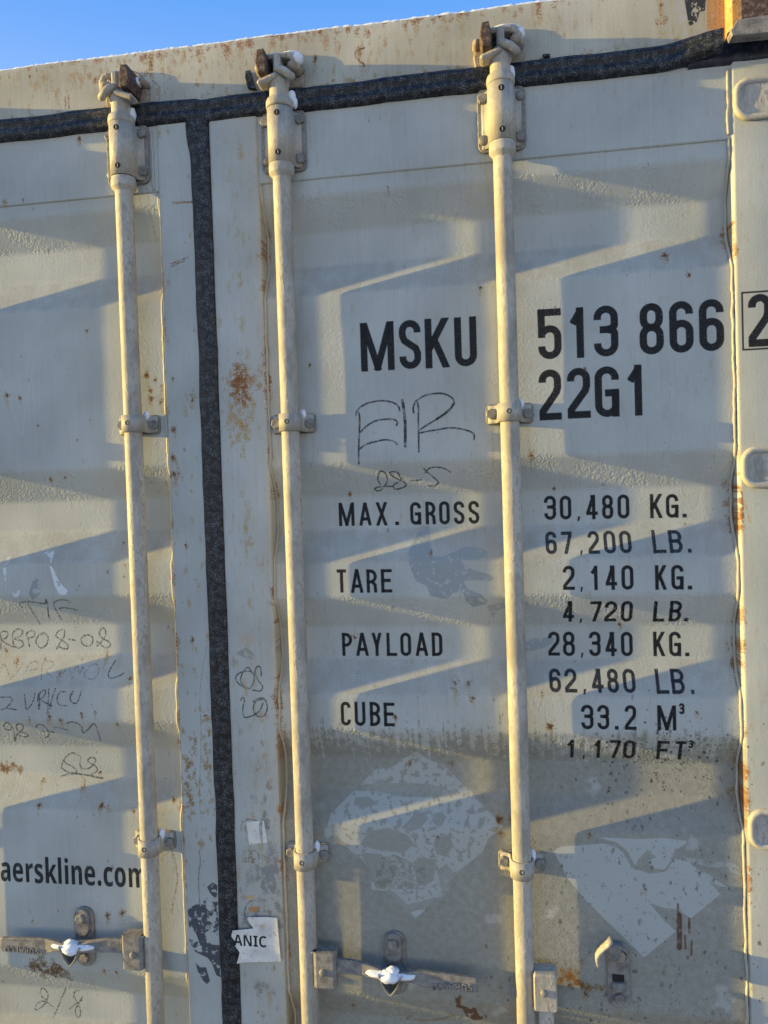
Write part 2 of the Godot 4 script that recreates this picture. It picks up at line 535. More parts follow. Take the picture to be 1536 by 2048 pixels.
# ------------------------------------------------------------------ nodes
var used := {}
func numbered(n: String) -> String:
	used[n] = used.get(n, 0) + 1
	return n if used[n] == 1 else "%s_%03d" % [n, used[n] - 1]
func thing(called: String, at: Vector3, label: String, cat: String, group := "") -> Node3D:
	var o := Node3D.new()
	o.name = numbered(called)
	add_child(o)
	o.position = at * MM
	ORG = at
	tag(o, label, cat, group)
	return o
func tag(o: Node, label: String, cat: String, group := ""):
	if label: o.set_meta("label", label)
	if cat: o.set_meta("category", cat)
	if group: o.set_meta("group", group)
func part(called: String, mb: Mb, mat: Material, parent: Node, label := "") -> MeshInstance3D:
	var o := MeshInstance3D.new()
	o.name = called
	o.mesh = mb.mesh()
	o.material_override = mat
	parent.add_child(o, true)
	if label: o.set_meta("label", label)
	return o
func inst(called: String, me: Mesh, mat: Material, parent: Node, at: Vector3, turn := 0.0) -> MeshInstance3D:
	var o := MeshInstance3D.new()
	o.name = called
	o.mesh = me
	o.material_override = mat
	parent.add_child(o, true)
	o.position = (at - ORG) * MM
	o.rotation.z = turn
	return o
func solo(called: String, mb: Mb, mat: Material, at: Vector3, label: String, cat: String, group := "") -> MeshInstance3D:
	var o := MeshInstance3D.new()
	o.name = numbered(called)
	o.mesh = mb.mesh()
	o.material_override = mat
	add_child(o)
	o.position = at * MM
	tag(o, label, cat, group)
	return o

func profile(y: float) -> float:
	var sum := 0.0
	for k in 9:
		sum += raw_profile(y + (k - 4) * 1.3)
	return sum / 9.0
func raw_profile(y: float) -> float:
	if y >= BREAKS[0][0]: return 0.0
	for k in BREAKS.size() - 1:
		if y >= BREAKS[k + 1][0]:
			return remap(y, BREAKS[k + 1][0], BREAKS[k][0], BREAKS[k + 1][1], BREAKS[k][1])
	return 0.0

func hex_bolt() -> Mesh:
	var b := Mb.new()
	var P := func(k, r, z): return Vector3(r * cos(TAU * k / 6.0), r * sin(TAU * k / 6.0), z)
	for k in 6:
		b.q(P.call(k, 11.0, 0), P.call(k + 1, 11.0, 0), P.call(k + 1, 11.0, 6.5), P.call(k, 11.0, 6.5))
		b.q(P.call(k, 11.0, 6.5), P.call(k + 1, 11.0, 6.5), P.call(k + 1, 9.2, 8.0), P.call(k, 9.2, 8.0))
		b.tri(P.call(k, 9.2, 8.0), P.call(k + 1, 9.2, 8.0), Vector3(0, 0, 7.6))
	return b.mesh()
func round_rivet() -> Mesh:
	var b := Mb.new(Vector3.ZERO, null, true)
	b.xf = Transform3D(Basis(Vector3.RIGHT, PI / 2), Vector3.ZERO)
	b.lathe([[10.5, 0], [10, 3], [7.5, 6], [4, 7.3], [0, 7.6]], Vector3.ZERO, 16)
	return b.mesh()

# ------------------------------------------------------------------ paint jobs
func paint_right() -> Canvas:
	var c := Canvas.new(-600, 580, 400, 2440, 1.0)
	c.base(11, 167, 169, 162, 0.3)
	slope_tint(c, 21, 0.0, -488, 452)
	var ink := Color8(13, 14, 16)
	var cln := Color8(166, 170, 165)
	# road grime on the lower part of the sheet: a grainy deposit of one colour whose upper border runs out in drips, patchy where it was wiped
	var stk := Canvas.streaks(c.w, c.h, 0.09, 60, 77)
	var wipe := Canvas.noise(c.w, c.h, 0.008, 79, 4)
	for yy in range(int(c.y1 - 1190), c.h):
		var y := c.y1 - yy
		for xx in range(105, 1060):
			var i := yy * c.w + xx
			var inside: float = 1112.0 + (stk[i] - 128) * 0.42 + (c.nz[i] - 128) * 0.3 + (c.nf[i] - 128) * 0.3 - y
			if inside > 0.0:
				var wiped := clampf((wipe[i] + (c.nf[i] - 128) * 0.2 - 205) * 0.04, 0.0, 0.8)
				c.mixp(i, Color8(117, 114, 100), clampf(0.56 + (c.nz[i] - 128) * 0.0012 + (c.nf[i] - 128) * 0.0018, 0.2, 0.8) * (1.0 - wiped) * clampf(inside * 0.035, 0.0, 1.0))
	# ghosts of two torn-off placards: clean paint under the film
	c.fill([poly([-196,1071,-20,929,-208,714,-391,923])], cln, 0.3, 92.0, 3)
	for p in [[-251,1030,-226,1050,-196,1068,-173,1047,-141,1038,-121,1017,-84,980,-108,977,-171,995,-227,996,-277,994,-324,989,-291,1024], [-338,977,-292,978,-227,968,-157,970,-84,977,-50,949,-17,922,-48,899,-62,867,-121,820,-138,840,-159,825,-150,784,-171,765,-223,749,-250,776,-300,777,-301,833,-343,859,-391,914,-386,935]]:
		c.fill([poly(p)], Color8(138, 137, 126), 0.5)
		c.fill([poly(p)], cln, 0.74, 84.0, 5)
	for p in [[-232,913,-218,925,-202,941,-181,943,-174,932,-191,914,-212,906], [-303,903,-260,912,-219,899,-205,879,-227,861,-276,862,-321,874], [-163,941,-146,944,-136,936,-149,916,-163,924], [-157,898,-129,902,-123,882,-137,854,-158,860,-164,880], [-318,857,-276,855,-249,821,-257,786,-292,784,-305,826], [-67,935,-54,938,-57,924,-71,921], [-199,851,-158,849,-166,804,-187,789,-207,823], [-334,965,-305,967,-283,955,-308,948,-336,951]]:
		c.fill([poly(p)], Color8(133, 132, 120), 0.75, 92.0, -4)
	c.fill([poly([-217,733,-203,738,-185,740,-207,722])], cln, 0.9)
	c.fill([poly([-288,819,-276,848,-248,856,-183,828,-184,784,-289,779])], Color8(120, 116, 104), 0.6, 122.0)
	c.fill([poly([84,875,91,882,102,887,138,890,182,896,207,890,221,880,238,848,273,838,304,843,322,870,350,864,384,832,407,802,351,750,324,767,299,769,271,777,299,743,321,722,258,665,185,737,143,780,111,820])], cln, 0.9, 48.0, 6)
	c.fill([poly([171,908,211,908,246,907,302,911,346,907,344,900,323,888,315,866,301,847,276,849,270,864,287,872,270,886,252,867,245,852,231,881,210,899])], cln, 0.9, 60.0, 5)
	c.fill([poly([322,866,343,874,385,869,432,867,453,850,446,842,405,855,367,861])], cln, 0.6, 100.0)
	c.fill([poly([350,860,384,843,421,817,404,818,377,835])], cln, 0.8, 80.0)
	# brushed-over repair paint
	var rep := Color8(134, 142, 142)
	c.fill([poly([-171,1551,-157,1551,-153,1534,-153,1510,-146,1487,-125,1487,-98,1499,-78,1507,-51,1505,-34,1495,-34,1485,-58,1479,-85,1480,-88,1473,-65,1459,-29,1448,-22,1441,-29,1435,-66,1437,-86,1436,-76,1419,-50,1408,-37,1394,-41,1386,-68,1379,-81,1394,-87,1412,-107,1412,-121,1398,-155,1406,-161,1426,-184,1437,-197,1471,-199,1498,-191,1518])], rep, 0.8, 62.0, 4)
	c.fill([poly([-37,1383,-4,1390,3,1379,-18,1371,-25,1353,-33,1364])], rep, 0.6, 80.0)
	c.fill([poly([37,1301,59,1310,99,1311,95,1300,77,1289,41,1280])], rep, 0.8, 80.0)
	# stencilled markings
	c.texts([["M",-286,-215,1880,1981],["S",-204,-159,1880,1981],["K",-150,-100,1879,1981],["U",-89,-44,1879,1980]], 14.0, ink)
	c.texts([["5",80,126,1884,1985],["1",144,170,1883,1984],["3",190,237,1883,1984],["8",278,324,1882,1983],["6",335,380,1882,1983],["6",391,437,1882,1983]], 14.0, ink)
	c.texts([["2",79,123,1761,1863],["2",135,180,1762,1863],["G",189,236,1762,1863],["1",253,280,1762,1863]], 14.0, ink)
	c.texts([["2",480,523,1884,1985]], 14.0, ink)
	var bx := [468,1991,536,1990,537,1878,466,1879]
	c.fill([poly([bx[0], bx[1], bx[2], bx[1], bx[2], bx[5], bx[0], bx[5]]), poly([bx[0] + 3, bx[1] - 3, bx[2] - 3, bx[1] - 3, bx[2] - 3, bx[5] + 3, bx[0] + 3, bx[5] + 3])], ink, 0.9)
	var T := 6.6
	c.texts([["M",-352,-318,1555,1605],["A",-307,-281,1555,1604],["X",-270,-246,1554,1604],[".",-229,-221,1554,1603],["G",-196,-173,1554,1602],["R",-163,-142,1554,1602],["O",-134,-112,1553,1602],["S",-103,-81,1553,1601],["S",-72,-50,1553,1601]], T, ink)
	c.texts([["T",-353,-333,1415,1464],["A",-323,-297,1414,1464],["R",-289,-267,1414,1463],["E",-258,-235,1414,1463]], T, ink)
	c.texts([["P",-354,-332,1272,1322],["A",-323,-296,1272,1322],["Y",-288,-267,1272,1322],["L",-256,-234,1272,1322],["O",-226,-203,1272,1322],["A",-193,-167,1272,1322],["D",-158,-136,1272,1322]], T, ink)
	c.texts([["C",-354,-333,1130,1181],["U",-324,-301,1130,1181],["B",-291,-269,1130,1181],["E",-261,-238,1130,1180]], T, ink)
	c.texts([["3",85,109,1557,1607],["0",117,140,1557,1606],[",",152,158,1556,1606],["4",170,193,1556,1606],["8",202,224,1556,1605],["0",233,256,1556,1605],["K",297,321,1555,1604],["G",328,352,1555,1603],[".",360,368,1555,1603]], T, ink)
	c.texts([["6",85,107,1488,1533],["7",117,138,1488,1532],[",",153,158,1488,1532],["2",170,192,1487,1532],["0",201,224,1487,1532],["0",232,255,1487,1531],["L",296,321,1486,1531],["B",328,353,1486,1530],[".",362,369,1486,1530]], T, Color8(34, 35, 36), 0.6)
	c.texts([["2",117,140,1415,1464],[",",151,156,1414,1464],["1",172,185,1414,1463],["4",201,223,1414,1463],["0",232,255,1414,1463],["K",297,319,1413,1462],["G",328,351,1413,1462],[".",359,367,1413,1461]], T, ink)
	c.texts([["4",117,139,1345,1391],[",",151,156,1345,1390],["7",171,193,1345,1390],["2",200,224,1345,1390],["0",232,255,1344,1390],["L",296,318,1344,1389],["B",327,350,1344,1389],[".",357,365,1344,1389]], T, ink, 0.7)
	c.texts([["2",86,109,1273,1323],["8",116,140,1272,1323],[",",152,157,1272,1323],["3",169,192,1272,1323],["4",202,224,1272,1322],["0",233,256,1272,1322],["K",297,320,1272,1322],["G",328,351,1272,1322],[".",359,367,1272,1322]], T, ink)
	c.texts([["6",85,108,1204,1248],["2",116,140,1204,1248],[",",152,158,1204,1248],["4",170,193,1204,1248],["8",201,223,1204,1248],["0",232,256,1204,1248],["L",296,320,1203,1248],["B",326,351,1203,1248],[".",362,368,1203,1248]], T, Color8(30, 31, 32), 0.5)
	c.texts([["3",146,170,1130,1180],["3",178,201,1130,1180],[".",212,219,1130,1180],["2",232,254,1130,1180],["M",295,331,1130,1180]], T, ink)
	c.texts([["3",337,347,1163,1185]], 4.0, ink)
	c.texts([["1",118,131,1061,1105],[",",150,154,1061,1105],["1",173,184,1061,1105],["7",203,224,1061,1106],["0",230,254,1061,1106],["F",296,319,1061,1106],["T",331,352,1061,1106]], T, ink, 0.8)
	c.texts([["3",356,365,1090,1109]], 3.6, ink)
	# marker pen
	var pen := Color8(22, 24, 27)
	for p in [[-300,1790,-298,1798,-290,1806,-276,1813,-260,1816,-243,1817,-227,1814,-214,1808,-208,1800,-207,1794], [-295,1797,-293,1787,-293,1772,-295,1747,-297,1718,-298,1687], [-292,1753,-279,1765,-260,1775,-236,1778,-219,1776,-213,1770,-215,1764], [-295,1718,-281,1727,-261,1732,-240,1735,-224,1732,-218,1728,-215,1724], [-171,1814,-168,1798,-169,1774,-169,1751,-170,1707], [-178,1789,-179,1799,-174,1811,-168,1816,-154,1823,-137,1826,-120,1826,-105,1821,-96,1813,-94,1804,-102,1793,-116,1782,-131,1773,-151,1762,-166,1753], [-166,1746,-151,1749,-132,1751,-107,1754,-87,1752,-68,1747,-57,1741,-54,1735,-55,1728]]:
		c.line(p, 3.4, pen, 0.95, 0.4)
	c.line([-201,1816,-199,1800,-197,1775,-197,1752,-198,1720], 6.0, pen, 0.9, 0.2)
	c.line([-94,1804,-102,1793,-116,1782,-131,1773], 5.0, pen, 0.8, 0.4)
	for p in [[-257,1642,-261,1652,-258,1665,-252,1670,-245,1667,-241,1657,-242,1647,-249,1638,-259,1629,-268,1630,-270,1634,-260,1637,-247,1638,-229,1637], [-213,1656,-215,1663,-222,1668,-232,1667,-234,1664,-225,1656,-214,1650,-204,1644,-202,1638,-212,1633,-224,1631,-229,1635,-227,1641,-217,1646,-210,1654], [-190,1648,-168,1649], [-161,1672,-156,1666,-144,1655,-133,1644,-134,1640,-143,1635,-154,1636], [-158,1664,-150,1672,-135,1674,-120,1671,-106,1663]]:
		c.line(p, 2.6, pen, 0.9, 0.4)
	for p in [[-547,1248,-555,1256,-567,1243,-572,1226,-563,1212,-551,1211,-542,1227,-543,1243,-556,1248,-575,1243,-583,1232,-574,1218,-554,1210], [-525,1238,-526,1255,-533,1258,-539,1246,-533,1229,-523,1215,-528,1205,-545,1207], [-573,1184,-569,1192,-565,1184,-569,1167,-567,1148,-550,1150,-532,1161,-523,1179], [-523,1187,-540,1181,-545,1164,-536,1150,-521,1152,-514,1170,-520,1188,-534,1188,-545,1181]]:
		c.line(p, 2.6, pen, 0.85, 0.4)
	# rust
	var sp := [332,2077,375,2033,-33,2037,61,1691,69,1203,-109,1218,-80,1216,-72,1191,-237,1148,-325,1311,-151,1495,232,1338,371,1167,84,1135,-1,933,-24,907,-25,933,-213,1035,-123,1042,-246,1541,-325,1623,106,1623,156,914,-33,583,-117,556,-353,509,140,579,60,628,135,651,171,1860,-217,2257,-396,1900,264,803]
	var rs := [7, 5, 5, 6, 4, 8, 5, 5, 5, 6, 4, 5, 4, 9, 6, 8, 9, 7, 5, 3, 4, 4, 6, 5, 5, 5, 7, 6, 5, 4, 4, 3, 4]
	for k in rs.size():
		c.rust(sp[k * 2], sp[k * 2 + 1], rs[k], 1.2)
	var cl := [111,616,135,601,76,625,165,596]
	c.specks(cl[0], cl[1], 26, 16, 30, 7, Color8(126, 86, 40), 0.7, rng)
	c.specks(cl[2], cl[3], 22, 8, 20, 5, Color8(104, 76, 44), 0.7, rng)
	c.specks(cl[6], cl[7], 34, 6, 26, 4, Color8(112, 84, 46), 0.7, rng)
	c.fill([poly([-128,555,-117,556,-117,535,-100,529,-86,530,-80,505,-63,509,-64,494,-91,487,-107,498,-114,523,-127,526])], Color8(96, 68, 48), 0.95, 60.0)
	c.line([-238,476,-228,486,-218,477,-193,478,-159,485,-137,501], 6.0, Color8(124, 92, 52), 0.8, 1.6)
	for p in [[326,778,327,759], [338,714,339,688], [351,705,350,676]]:
		c.line(p, 4.0, Color8(92, 62, 44), 0.85, 0.2)
	c.line([328,756,328,730,327,689], 10.0, Color8(84, 58, 46), 0.95, 0.1)
	c.line([347,749,347,722], 5.0, Color8(84, 58, 46), 0.9, 0.1)
	var bl := [-549,1864,-541,1891,-555,1832,-555,1779]
	c.specks(bl[0], bl[1], 32, 50, 160, 5, Color8(146, 104, 60), 0.55, rng, 1.6)
	c.specks(bl[0], bl[1], 18, 40, 90, 4, Color8(124, 76, 40), 0.7, rng, 1.6)
	c.specks(bl[6], bl[7], 24, 60, 50, 4, Color8(160, 126, 70), 0.5, rng, 2.4)
	c.specks(-540, 1300, 60, 1500, 240, 4, Color8(160, 134, 84), 0.45, rng, 3.0)
	c.specks(-545, 760, 70, 380, 70, 5, Color8(124, 94, 60), 0.5, rng, 1.6)
	c.specks(-545, 770, 60, 320, 40, 8, Color8(112, 112, 106), 0.6, rng, 1.8)
	c.specks(-490, 1300, 4, 1300, 40, 5, Color8(118, 72, 36), 0.7, rng, 4.0)
	c.specks(456, 1250, 5, 1100, 24, 5, Color8(126, 76, 36), 0.7, rng, 3.0)
	for y in [2120, 1600, 1560, 1300, 1260, 1060, 985]:
		c.specks(450, y, 9, 40, 12, 5, Color8(124, 86, 48), 0.65, rng, 1.6)
	c.fill([poly([456,1607,463,1605,465,1554,462,1542,457,1557])], Color8(104, 66, 46), 0.75, 96.0)
	c.line([465,1585,471,1567,475,1547], 5.0, Color8(170, 130, 60), 0.6, 0.8)
	# brown runs below the bolts of the fittings
	for f in [[-471, 1752], [-397, 1752], [-18, 1752], [56, 1752], [-471, 832], [-397, 832], [-18, 832], [56, 832], [-471, 2300], [-397, 2300], [-18, 2300], [56, 2300], [-252, 552], [207, 556]]:
		var len := rng.randf_range(30, 110)
		c.line([f[0], f[1], f[0] + rng.randf_range(-3, 3), f[1] - len * 0.5, f[0] + rng.randf_range(-4, 4), f[1] - len], rng.randf_range(3, 7), Color8(146, 124, 88), 0.4, 1.2)
	# soot-like pepper spots towards the bottom right corner of the leaf
	c.specks(300, 1060, 150, 90, 330, 1.9, Color8(52, 50, 46), 0.8, rng, 1.2)
	c.specks(300, 760, 300, 380, 300, 2.0, Color8(72, 68, 60), 0.7, rng, 1.6)
	c.specks(240, 560, 420, 160, 160, 2.4, Color8(66, 60, 52), 0.7, rng, 1.4)
	c.specks(-40, 1400, 800, 1500, 260, 1.7, Color8(96, 90, 78), 0.6, rng, 1.6)
	# old glue and paper remains on the meeting stile
	for p in [[-542,820,-513,827,-505,827,-500,815,-512,762,-531,763,-544,775,-539,798], [-509,840,-504,841,-505,826,-509,825]]:
		c.fill([poly(p)], Color8(120, 122, 119), 0.75, 88.0)
	c.fill([poly([-575,755,-542,759,-512,761,-506,713,-573,715])], Color8(168, 166, 158), 0.6, 90.0)
	c.fill([poly([-573,730,-547,733,-548,720,-573,717])], Color8(178, 120, 60), 0.8, 80.0)
	c.fill([poly([-575,755,-560,757,-558,749,-576,747])], Color8(190, 150, 96), 0.8, 80.0)
	c.fill([poly([-573,1330,-535,1330,-536,1306,-574,1306])], Color8(172, 158, 146), 0.7)
	c.fill([poly([-582,1286,-557,1299,-542,1289,-536,1272,-560,1277])], Color8(136, 134, 128), 0.8, 90.0)
	c.line([-584,898,-579,917,-563,924,-546,921], 2.0, pen, 0.6, 0.8)
	c.line([-569,834,-564,849,-554,855,-545,845,-547,833], 2.0, pen, 0.6, 0.8)
	c.line([-558,746,-574,738,-582,717,-578,696,-566,685], 3.0, pen, 0.6, 0.8)
	c.line([-584,830,-567,830,-550,822], 2.0, pen, 0.5, 0.8)
	frost_relief(c, 0.0, -490, 456)
	return c

func slope_tint(c: Canvas, sd: int, off: float, xa: float, xb: float):
	# patchy grey-brown grain mixed over the upward-facing bands of the pressed sheet
	var n := Canvas.noise(c.w, c.h, 0.3, sd, 3)
	var pt := Canvas.noise(c.w, c.h, 0.02, sd + 7, 4)
	for k in range(0, BREAKS.size() - 1):
		if BREAKS[k][1] != -36 or BREAKS[k + 1][1] != 0: continue
		var ya: int = int(c.y1 - BREAKS[k][0] - off)
		var yb: int = int(c.y1 - BREAKS[k + 1][0] - off)
		for yy in range(maxi(0, ya - 4), mini(c.h, yb + 8)):
			for xx in range(maxi(0, int(xa - c.x0)), mini(c.w, int(xb - c.x0))):
				var i := yy * c.w + xx
				var rag: float = (c.nf[i] - 128) * 0.07
				if yy < ya + rag or yy > yb + rag: continue
				c.mixp(i, Color8(140, 133, 117), clampf((n[i] - 80) * 0.006 + (pt[i] - 128) * 0.004, 0.0, 0.36))

func frost_relief(c: Canvas, off: float, xa: float, xb: float):
	var fl := Canvas.noise(c.w, c.h, 0.11, 301 + int(off), 3, true)
	var fg := Canvas.noise(c.w, c.h, 0.16, 303 + int(off), 4)
	var patch := Canvas.noise(c.w, c.h, 0.012, 305 + int(off), 3)
	for yy in c.h:
		var y := c.y1 - yy / c.s - off
		var slope := raw_profile(y) - raw_profile(y - 6.0)
		var amp := 0.34
		if slope > 1.0: amp = 1.4
		elif slope < -1.0: amp = 0.3
		for xx in range(maxi(0, int((xa - c.x0) * c.s)), mini(c.w, int((xb - c.x0) * c.s))):
			var i := yy * c.w + xx
			var a: float = amp * clampf(0.35 + (patch[i] - 105) * 0.012, 0.15, 1.0)
			c.hg[i] = clampi(c.hg[i] + int(((fg[i] - 128) * 0.55 + (fl[i] - 128) * 0.35) * a), 0, 255)

func paint_left() -> Canvas:
	var c := Canvas.new(-1720, -615, 400, 2440, 1.0)
	c.base(51, 165, 168, 161, 0.2)
	slope_tint(c, 61, 10.0, -1690, -722)
	var pen := Color8(32, 34, 38)
	c.print_font("aerskline.com", [-1169,828,-1078,2750][0] + 0.0, [-811,842,-1078,2750][0] + 0.0, [-1046,755,-1078,2750][1] + 0.0, 62.0, Color8(16, 17, 19))
	for p in [[-1096,1387,-1100,1396,-1092,1400,-1072,1402,-1049,1398,-1035,1397,-1029,1406], [-1078,1396,-1074,1377,-1069,1355,-1067,1345], [-1029,1406,-1030,1394,-1037,1370,-1038,1356], [-974,1399,-979,1404,-998,1405,-1013,1398,-1015,1386,-1012,1367,-1010,1356], [-1005,1384,-991,1386,-977,1383,-961,1380], [-1170,1288,-1168,1309,-1169,1325,-1160,1329,-1150,1325,-1155,1313,-1167,1309,-1156,1300,-1139,1292], [-1136,1292,-1139,1311,-1137,1326,-1124,1334,-1112,1329,-1118,1318,-1133,1311,-1116,1306,-1112,1297,-1124,1289,-1136,1294], [-1097,1293,-1099,1311,-1103,1322,-1092,1330,-1083,1327,-1084,1317,-1098,1312], [-1061,1322,-1073,1318,-1080,1304,-1074,1293,-1065,1290,-1052,1299,-1049,1315,-1058,1324,-1071,1322], [-1028,1288,-1023,1297,-1010,1313,-1007,1327,-1011,1332,-1021,1329,-1028,1322,-1027,1315,-1012,1306,-1001,1297,-1001,1288,-1011,1288,-1023,1293], [-996,1310,-980,1307], [-958,1318,-966,1311,-964,1299,-952,1294,-940,1299,-938,1313,-949,1320,-961,1316], [-928,1294,-921,1299,-908,1315,-905,1328,-911,1335,-917,1331,-921,1322,-915,1313,-899,1304,-895,1296,-904,1290,-916,1295,-927,1305]]:
		c.line(p, 3.2, pen, 0.85, 0.7)
	for p in [[-1160,1242,-1158,1254,-1148,1248,-1137,1234,-1125,1228,-1116,1238,-1108,1259], [-1096,1238,-1091,1255,-1078,1260,-1069,1255,-1071,1244,-1085,1242], [-1052,1222,-1056,1238,-1057,1257,-1039,1261,-1029,1251,-1045,1241,-1025,1227], [-1003,1235,-991,1247,-981,1235,-971,1251,-962,1235,-956,1249,-948,1229], [-917,1247,-926,1255,-943,1247,-946,1231,-930,1224,-916,1233,-917,1247]]:
		c.line(p, 2.2, pen, 0.5, 1.0)
	for p in [[-880,1262,-885,1253,-891,1237,-887,1228,-877,1227,-862,1232,-854,1237], [-1151,1183,-1136,1184,-1124,1183,-1122,1175,-1135,1161,-1150,1154,-1137,1158,-1111,1155], [-1090,1190,-1088,1168,-1087,1156,-1076,1164,-1067,1180,-1064,1193], [-1053,1195,-1057,1180,-1055,1156,-1053,1173,-1053,1191,-1041,1201,-1037,1196,-1044,1184,-1051,1180,-1037,1171,-1023,1165], [-1029,1203,-1031,1180,-1034,1147], [-1013,1204,-1022,1182,-1029,1158], [-989,1197,-1000,1197,-1008,1187,-1009,1174,-1001,1166,-988,1166], [-970,1199,-977,1187,-976,1176,-965,1171,-957,1180,-949,1201], [-1132,1116,-1138,1124,-1150,1117,-1151,1106,-1139,1104,-1130,1114,-1133,1094,-1140,1072], [-1137,1075,-1129,1089,-1110,1103,-1102,1114,-1107,1122,-1119,1115,-1119,1100,-1103,1095,-1101,1087,-1117,1085,-1124,1092], [-1071,1112,-1062,1120,-1051,1118,-1044,1104,-1046,1091,-1058,1084], [-1064,1104,-1054,1101,-1031,1100], [-1025,1112,-1012,1112,-996,1107], [-991,1123,-982,1128,-968,1127,-957,1117,-960,1099,-943,1109,-923,1125,-922,1101,-923,1078], [-992,1042,-998,1046,-1012,1039,-1021,1029,-1015,1020,-1001,1014,-991,1005,-995,999,-1011,1000,-1023,1006,-1028,1013,-1022,1029], [-987,1041,-979,1036,-982,1023,-979,1012,-969,1009,-957,1012,-945,1024,-943,1033,-954,1036,-962,1029,-957,1023,-945,1017,-939,1008,-946,1000,-955,997]]:
		c.line(p, 2.9, pen, 0.85, 0.6)
	c.line([-1029,990,-1016,995,-992,997,-968,995,-926,989], 4.0, pen, 0.85, 0.6)
	for p in [[-1103,485,-1106,471,-1093,459,-1086,467,-1090,480,-1099,487,-1103,485], [-1086,470,-1094,451,-1111,436,-1121,434,-1114,449,-1096,455,-1073,442], [-1039,493,-1051,467,-1063,442,-1075,418], [-1007,487,-1016,485,-1021,474,-1012,457,-1006,439,-1008,425,-1015,424,-1019,438,-1009,457,-999,473], [-1034,441,-1018,454,-1001,465]]:
		c.line(p, 2.9, pen, 0.85, 0.8)
	# brushed white dabs and a grey smear
	var wt := Color8(206, 210, 212)
	c.fill([poly([-1015,1483,-1010,1483,-1002,1468,-994,1448,-982,1435,-973,1427,-978,1417,-993,1417,-1004,1437,-1008,1453])], wt, 0.9, 70.0)
	c.fill([poly([-1034,1513,-1024,1515,-1010,1515,-1010,1505,-1011,1488,-1013,1488,-1017,1501])], wt, 0.7, 95.0)
	c.fill([poly([-1131,1480,-1122,1481,-1124,1454,-1126,1432,-1127,1432,-1128,1457])], wt, 0.8, 80.0)
	c.fill([poly([-1127,1503,-1116,1507,-1115,1496,-1122,1487,-1128,1489])], wt, 0.5, 90.0)
	c.fill([poly([-1109,1423,-1099,1427,-1089,1430,-1094,1415,-1107,1412])], wt, 0.7, 85.0)
	c.fill([poly([-1058,1449,-1046,1455,-1038,1444,-1042,1418,-1063,1406,-1069,1422])], Color8(126, 130, 132), 0.7, 92.0)
	c.line([-1116,1929,-1095,1860,-1071,1780,-1055,1858,-1029,1947,-1010,1968], 3.0, Color8(190, 194, 196), 0.5, 1.0)
	# rust
	var sp := [-1101,1872,-1070,1865,-1047,1905,-1030,1799,-765,1899,-745,1887,-732,1875,-758,1863,-756,1847,-732,1842,-1156,1281,-1125,1260,-902,1275,-1009,1234,-836,1224,-1031,1138,-1004,1132,-1082,1134,-951,1147,-918,1152,-1072,982,-1068,934,-968,975,-932,1003,-915,938,-900,936,-835,929,-746,953,-921,563,-892,561,-908,690,-871,697,-1081,2302,-1040,2302,-899,2425,-1093,668,-900,2005,-902,1806,-934,1763,-1010,1679,-973,1681,-832,1481,-845,1530,-867,1122]
	var rs := [6, 4, 3, 3, 8, 4, 5, 5, 7, 8, 6, 7, 7, 6, 5, 7, 6, 4, 4, 4, 6, 6, 7, 5, 6, 6, 5, 5, 5, 5, 7, 6, 6, 3, 6, 4, 4, 3, 3, 4, 3, 4, 4, 4]
	for k in rs.size():
		c.rust(sp[k * 2], sp[k * 2 + 1], rs[k], 1.2)
	var q := [-1085,562,-1047,545,-1169,1009]
	c.specks(q[0], q[1], 34, 16, 46, 7, Color8(104, 82, 54), 0.8, rng)
	c.specks(q[2], q[3], 40, 18, 40, 7, Color8(96, 72, 46), 0.8, rng)
	c.specks(q[4], q[5], 34, 10, 24, 6, Color8(112, 78, 46), 0.8, rng)
	c.line([-748,841,-741,820,-738,788,-740,765,-749,732,-753,703], 4.0, Color8(124, 84, 50), 0.8, 1.2)
	for f in [[-821, 1764], [-747, 1764], [-821, 846], [-747, 846], [-821, 2306], [-747, 2306], [-962, 568]]:
		var len := rng.randf_range(30, 110)
		c.line([f[0], f[1], f[0] + rng.randf_range(-3, 3), f[1] - len * 0.5, f[0] + rng.randf_range(-4, 4), f[1] - len], rng.randf_range(3, 7), Color8(146, 124, 88), 0.4, 1.2)
	# meeting stile
	var g1 := [-701,1888,-657,1848,-702,1775,-708,1715,-704,1677,-659,1838,-685,1523,-716,1310,-678,1315,-653,1151,-681,2264,-680,2138]
	for k in [0, 1, 2, 3, 4, 5, 6, 7, 8, 9]:
		c.rust(g1[k * 2], g1[k * 2 + 1], [4, 7, 6, 6, 9, 5, 5, 6, 5, 7][k], 1.6)
	c.line([-685,2264,-656,2263,-635,2261], 5.0, Color8(120, 82, 40), 0.85, 0.8)
	c.line([-694,2134,-674,2140,-656,2145], 3.0, Color8(96, 62, 40), 0.85, 0.6)
	c.line([-694,2128,-677,2135,-665,2137], 3.0, Color8(96, 62, 40), 0.85, 0.6)
	var g2 := [-698,1006,-651,1029,-649,1162]
	c.specks(g2[0], g2[1], 26, 120, 90, 4, Color8(126, 90, 50), 0.6, rng, 1.8)
	c.specks(g2[2], g2[3], 34, 170, 90, 3.6, Color8(138, 106, 62), 0.55, rng, 2.0)
	c.specks(-680, 1400, 70, 1700, 130, 3, Color8(150, 118, 66), 0.5, rng, 2.4)
	c.specks(-719, 1300, 4, 1500, 90, 5, Color8(130, 84, 40), 0.7, rng, 3.0)
	var blk := Color8(70, 72, 76)
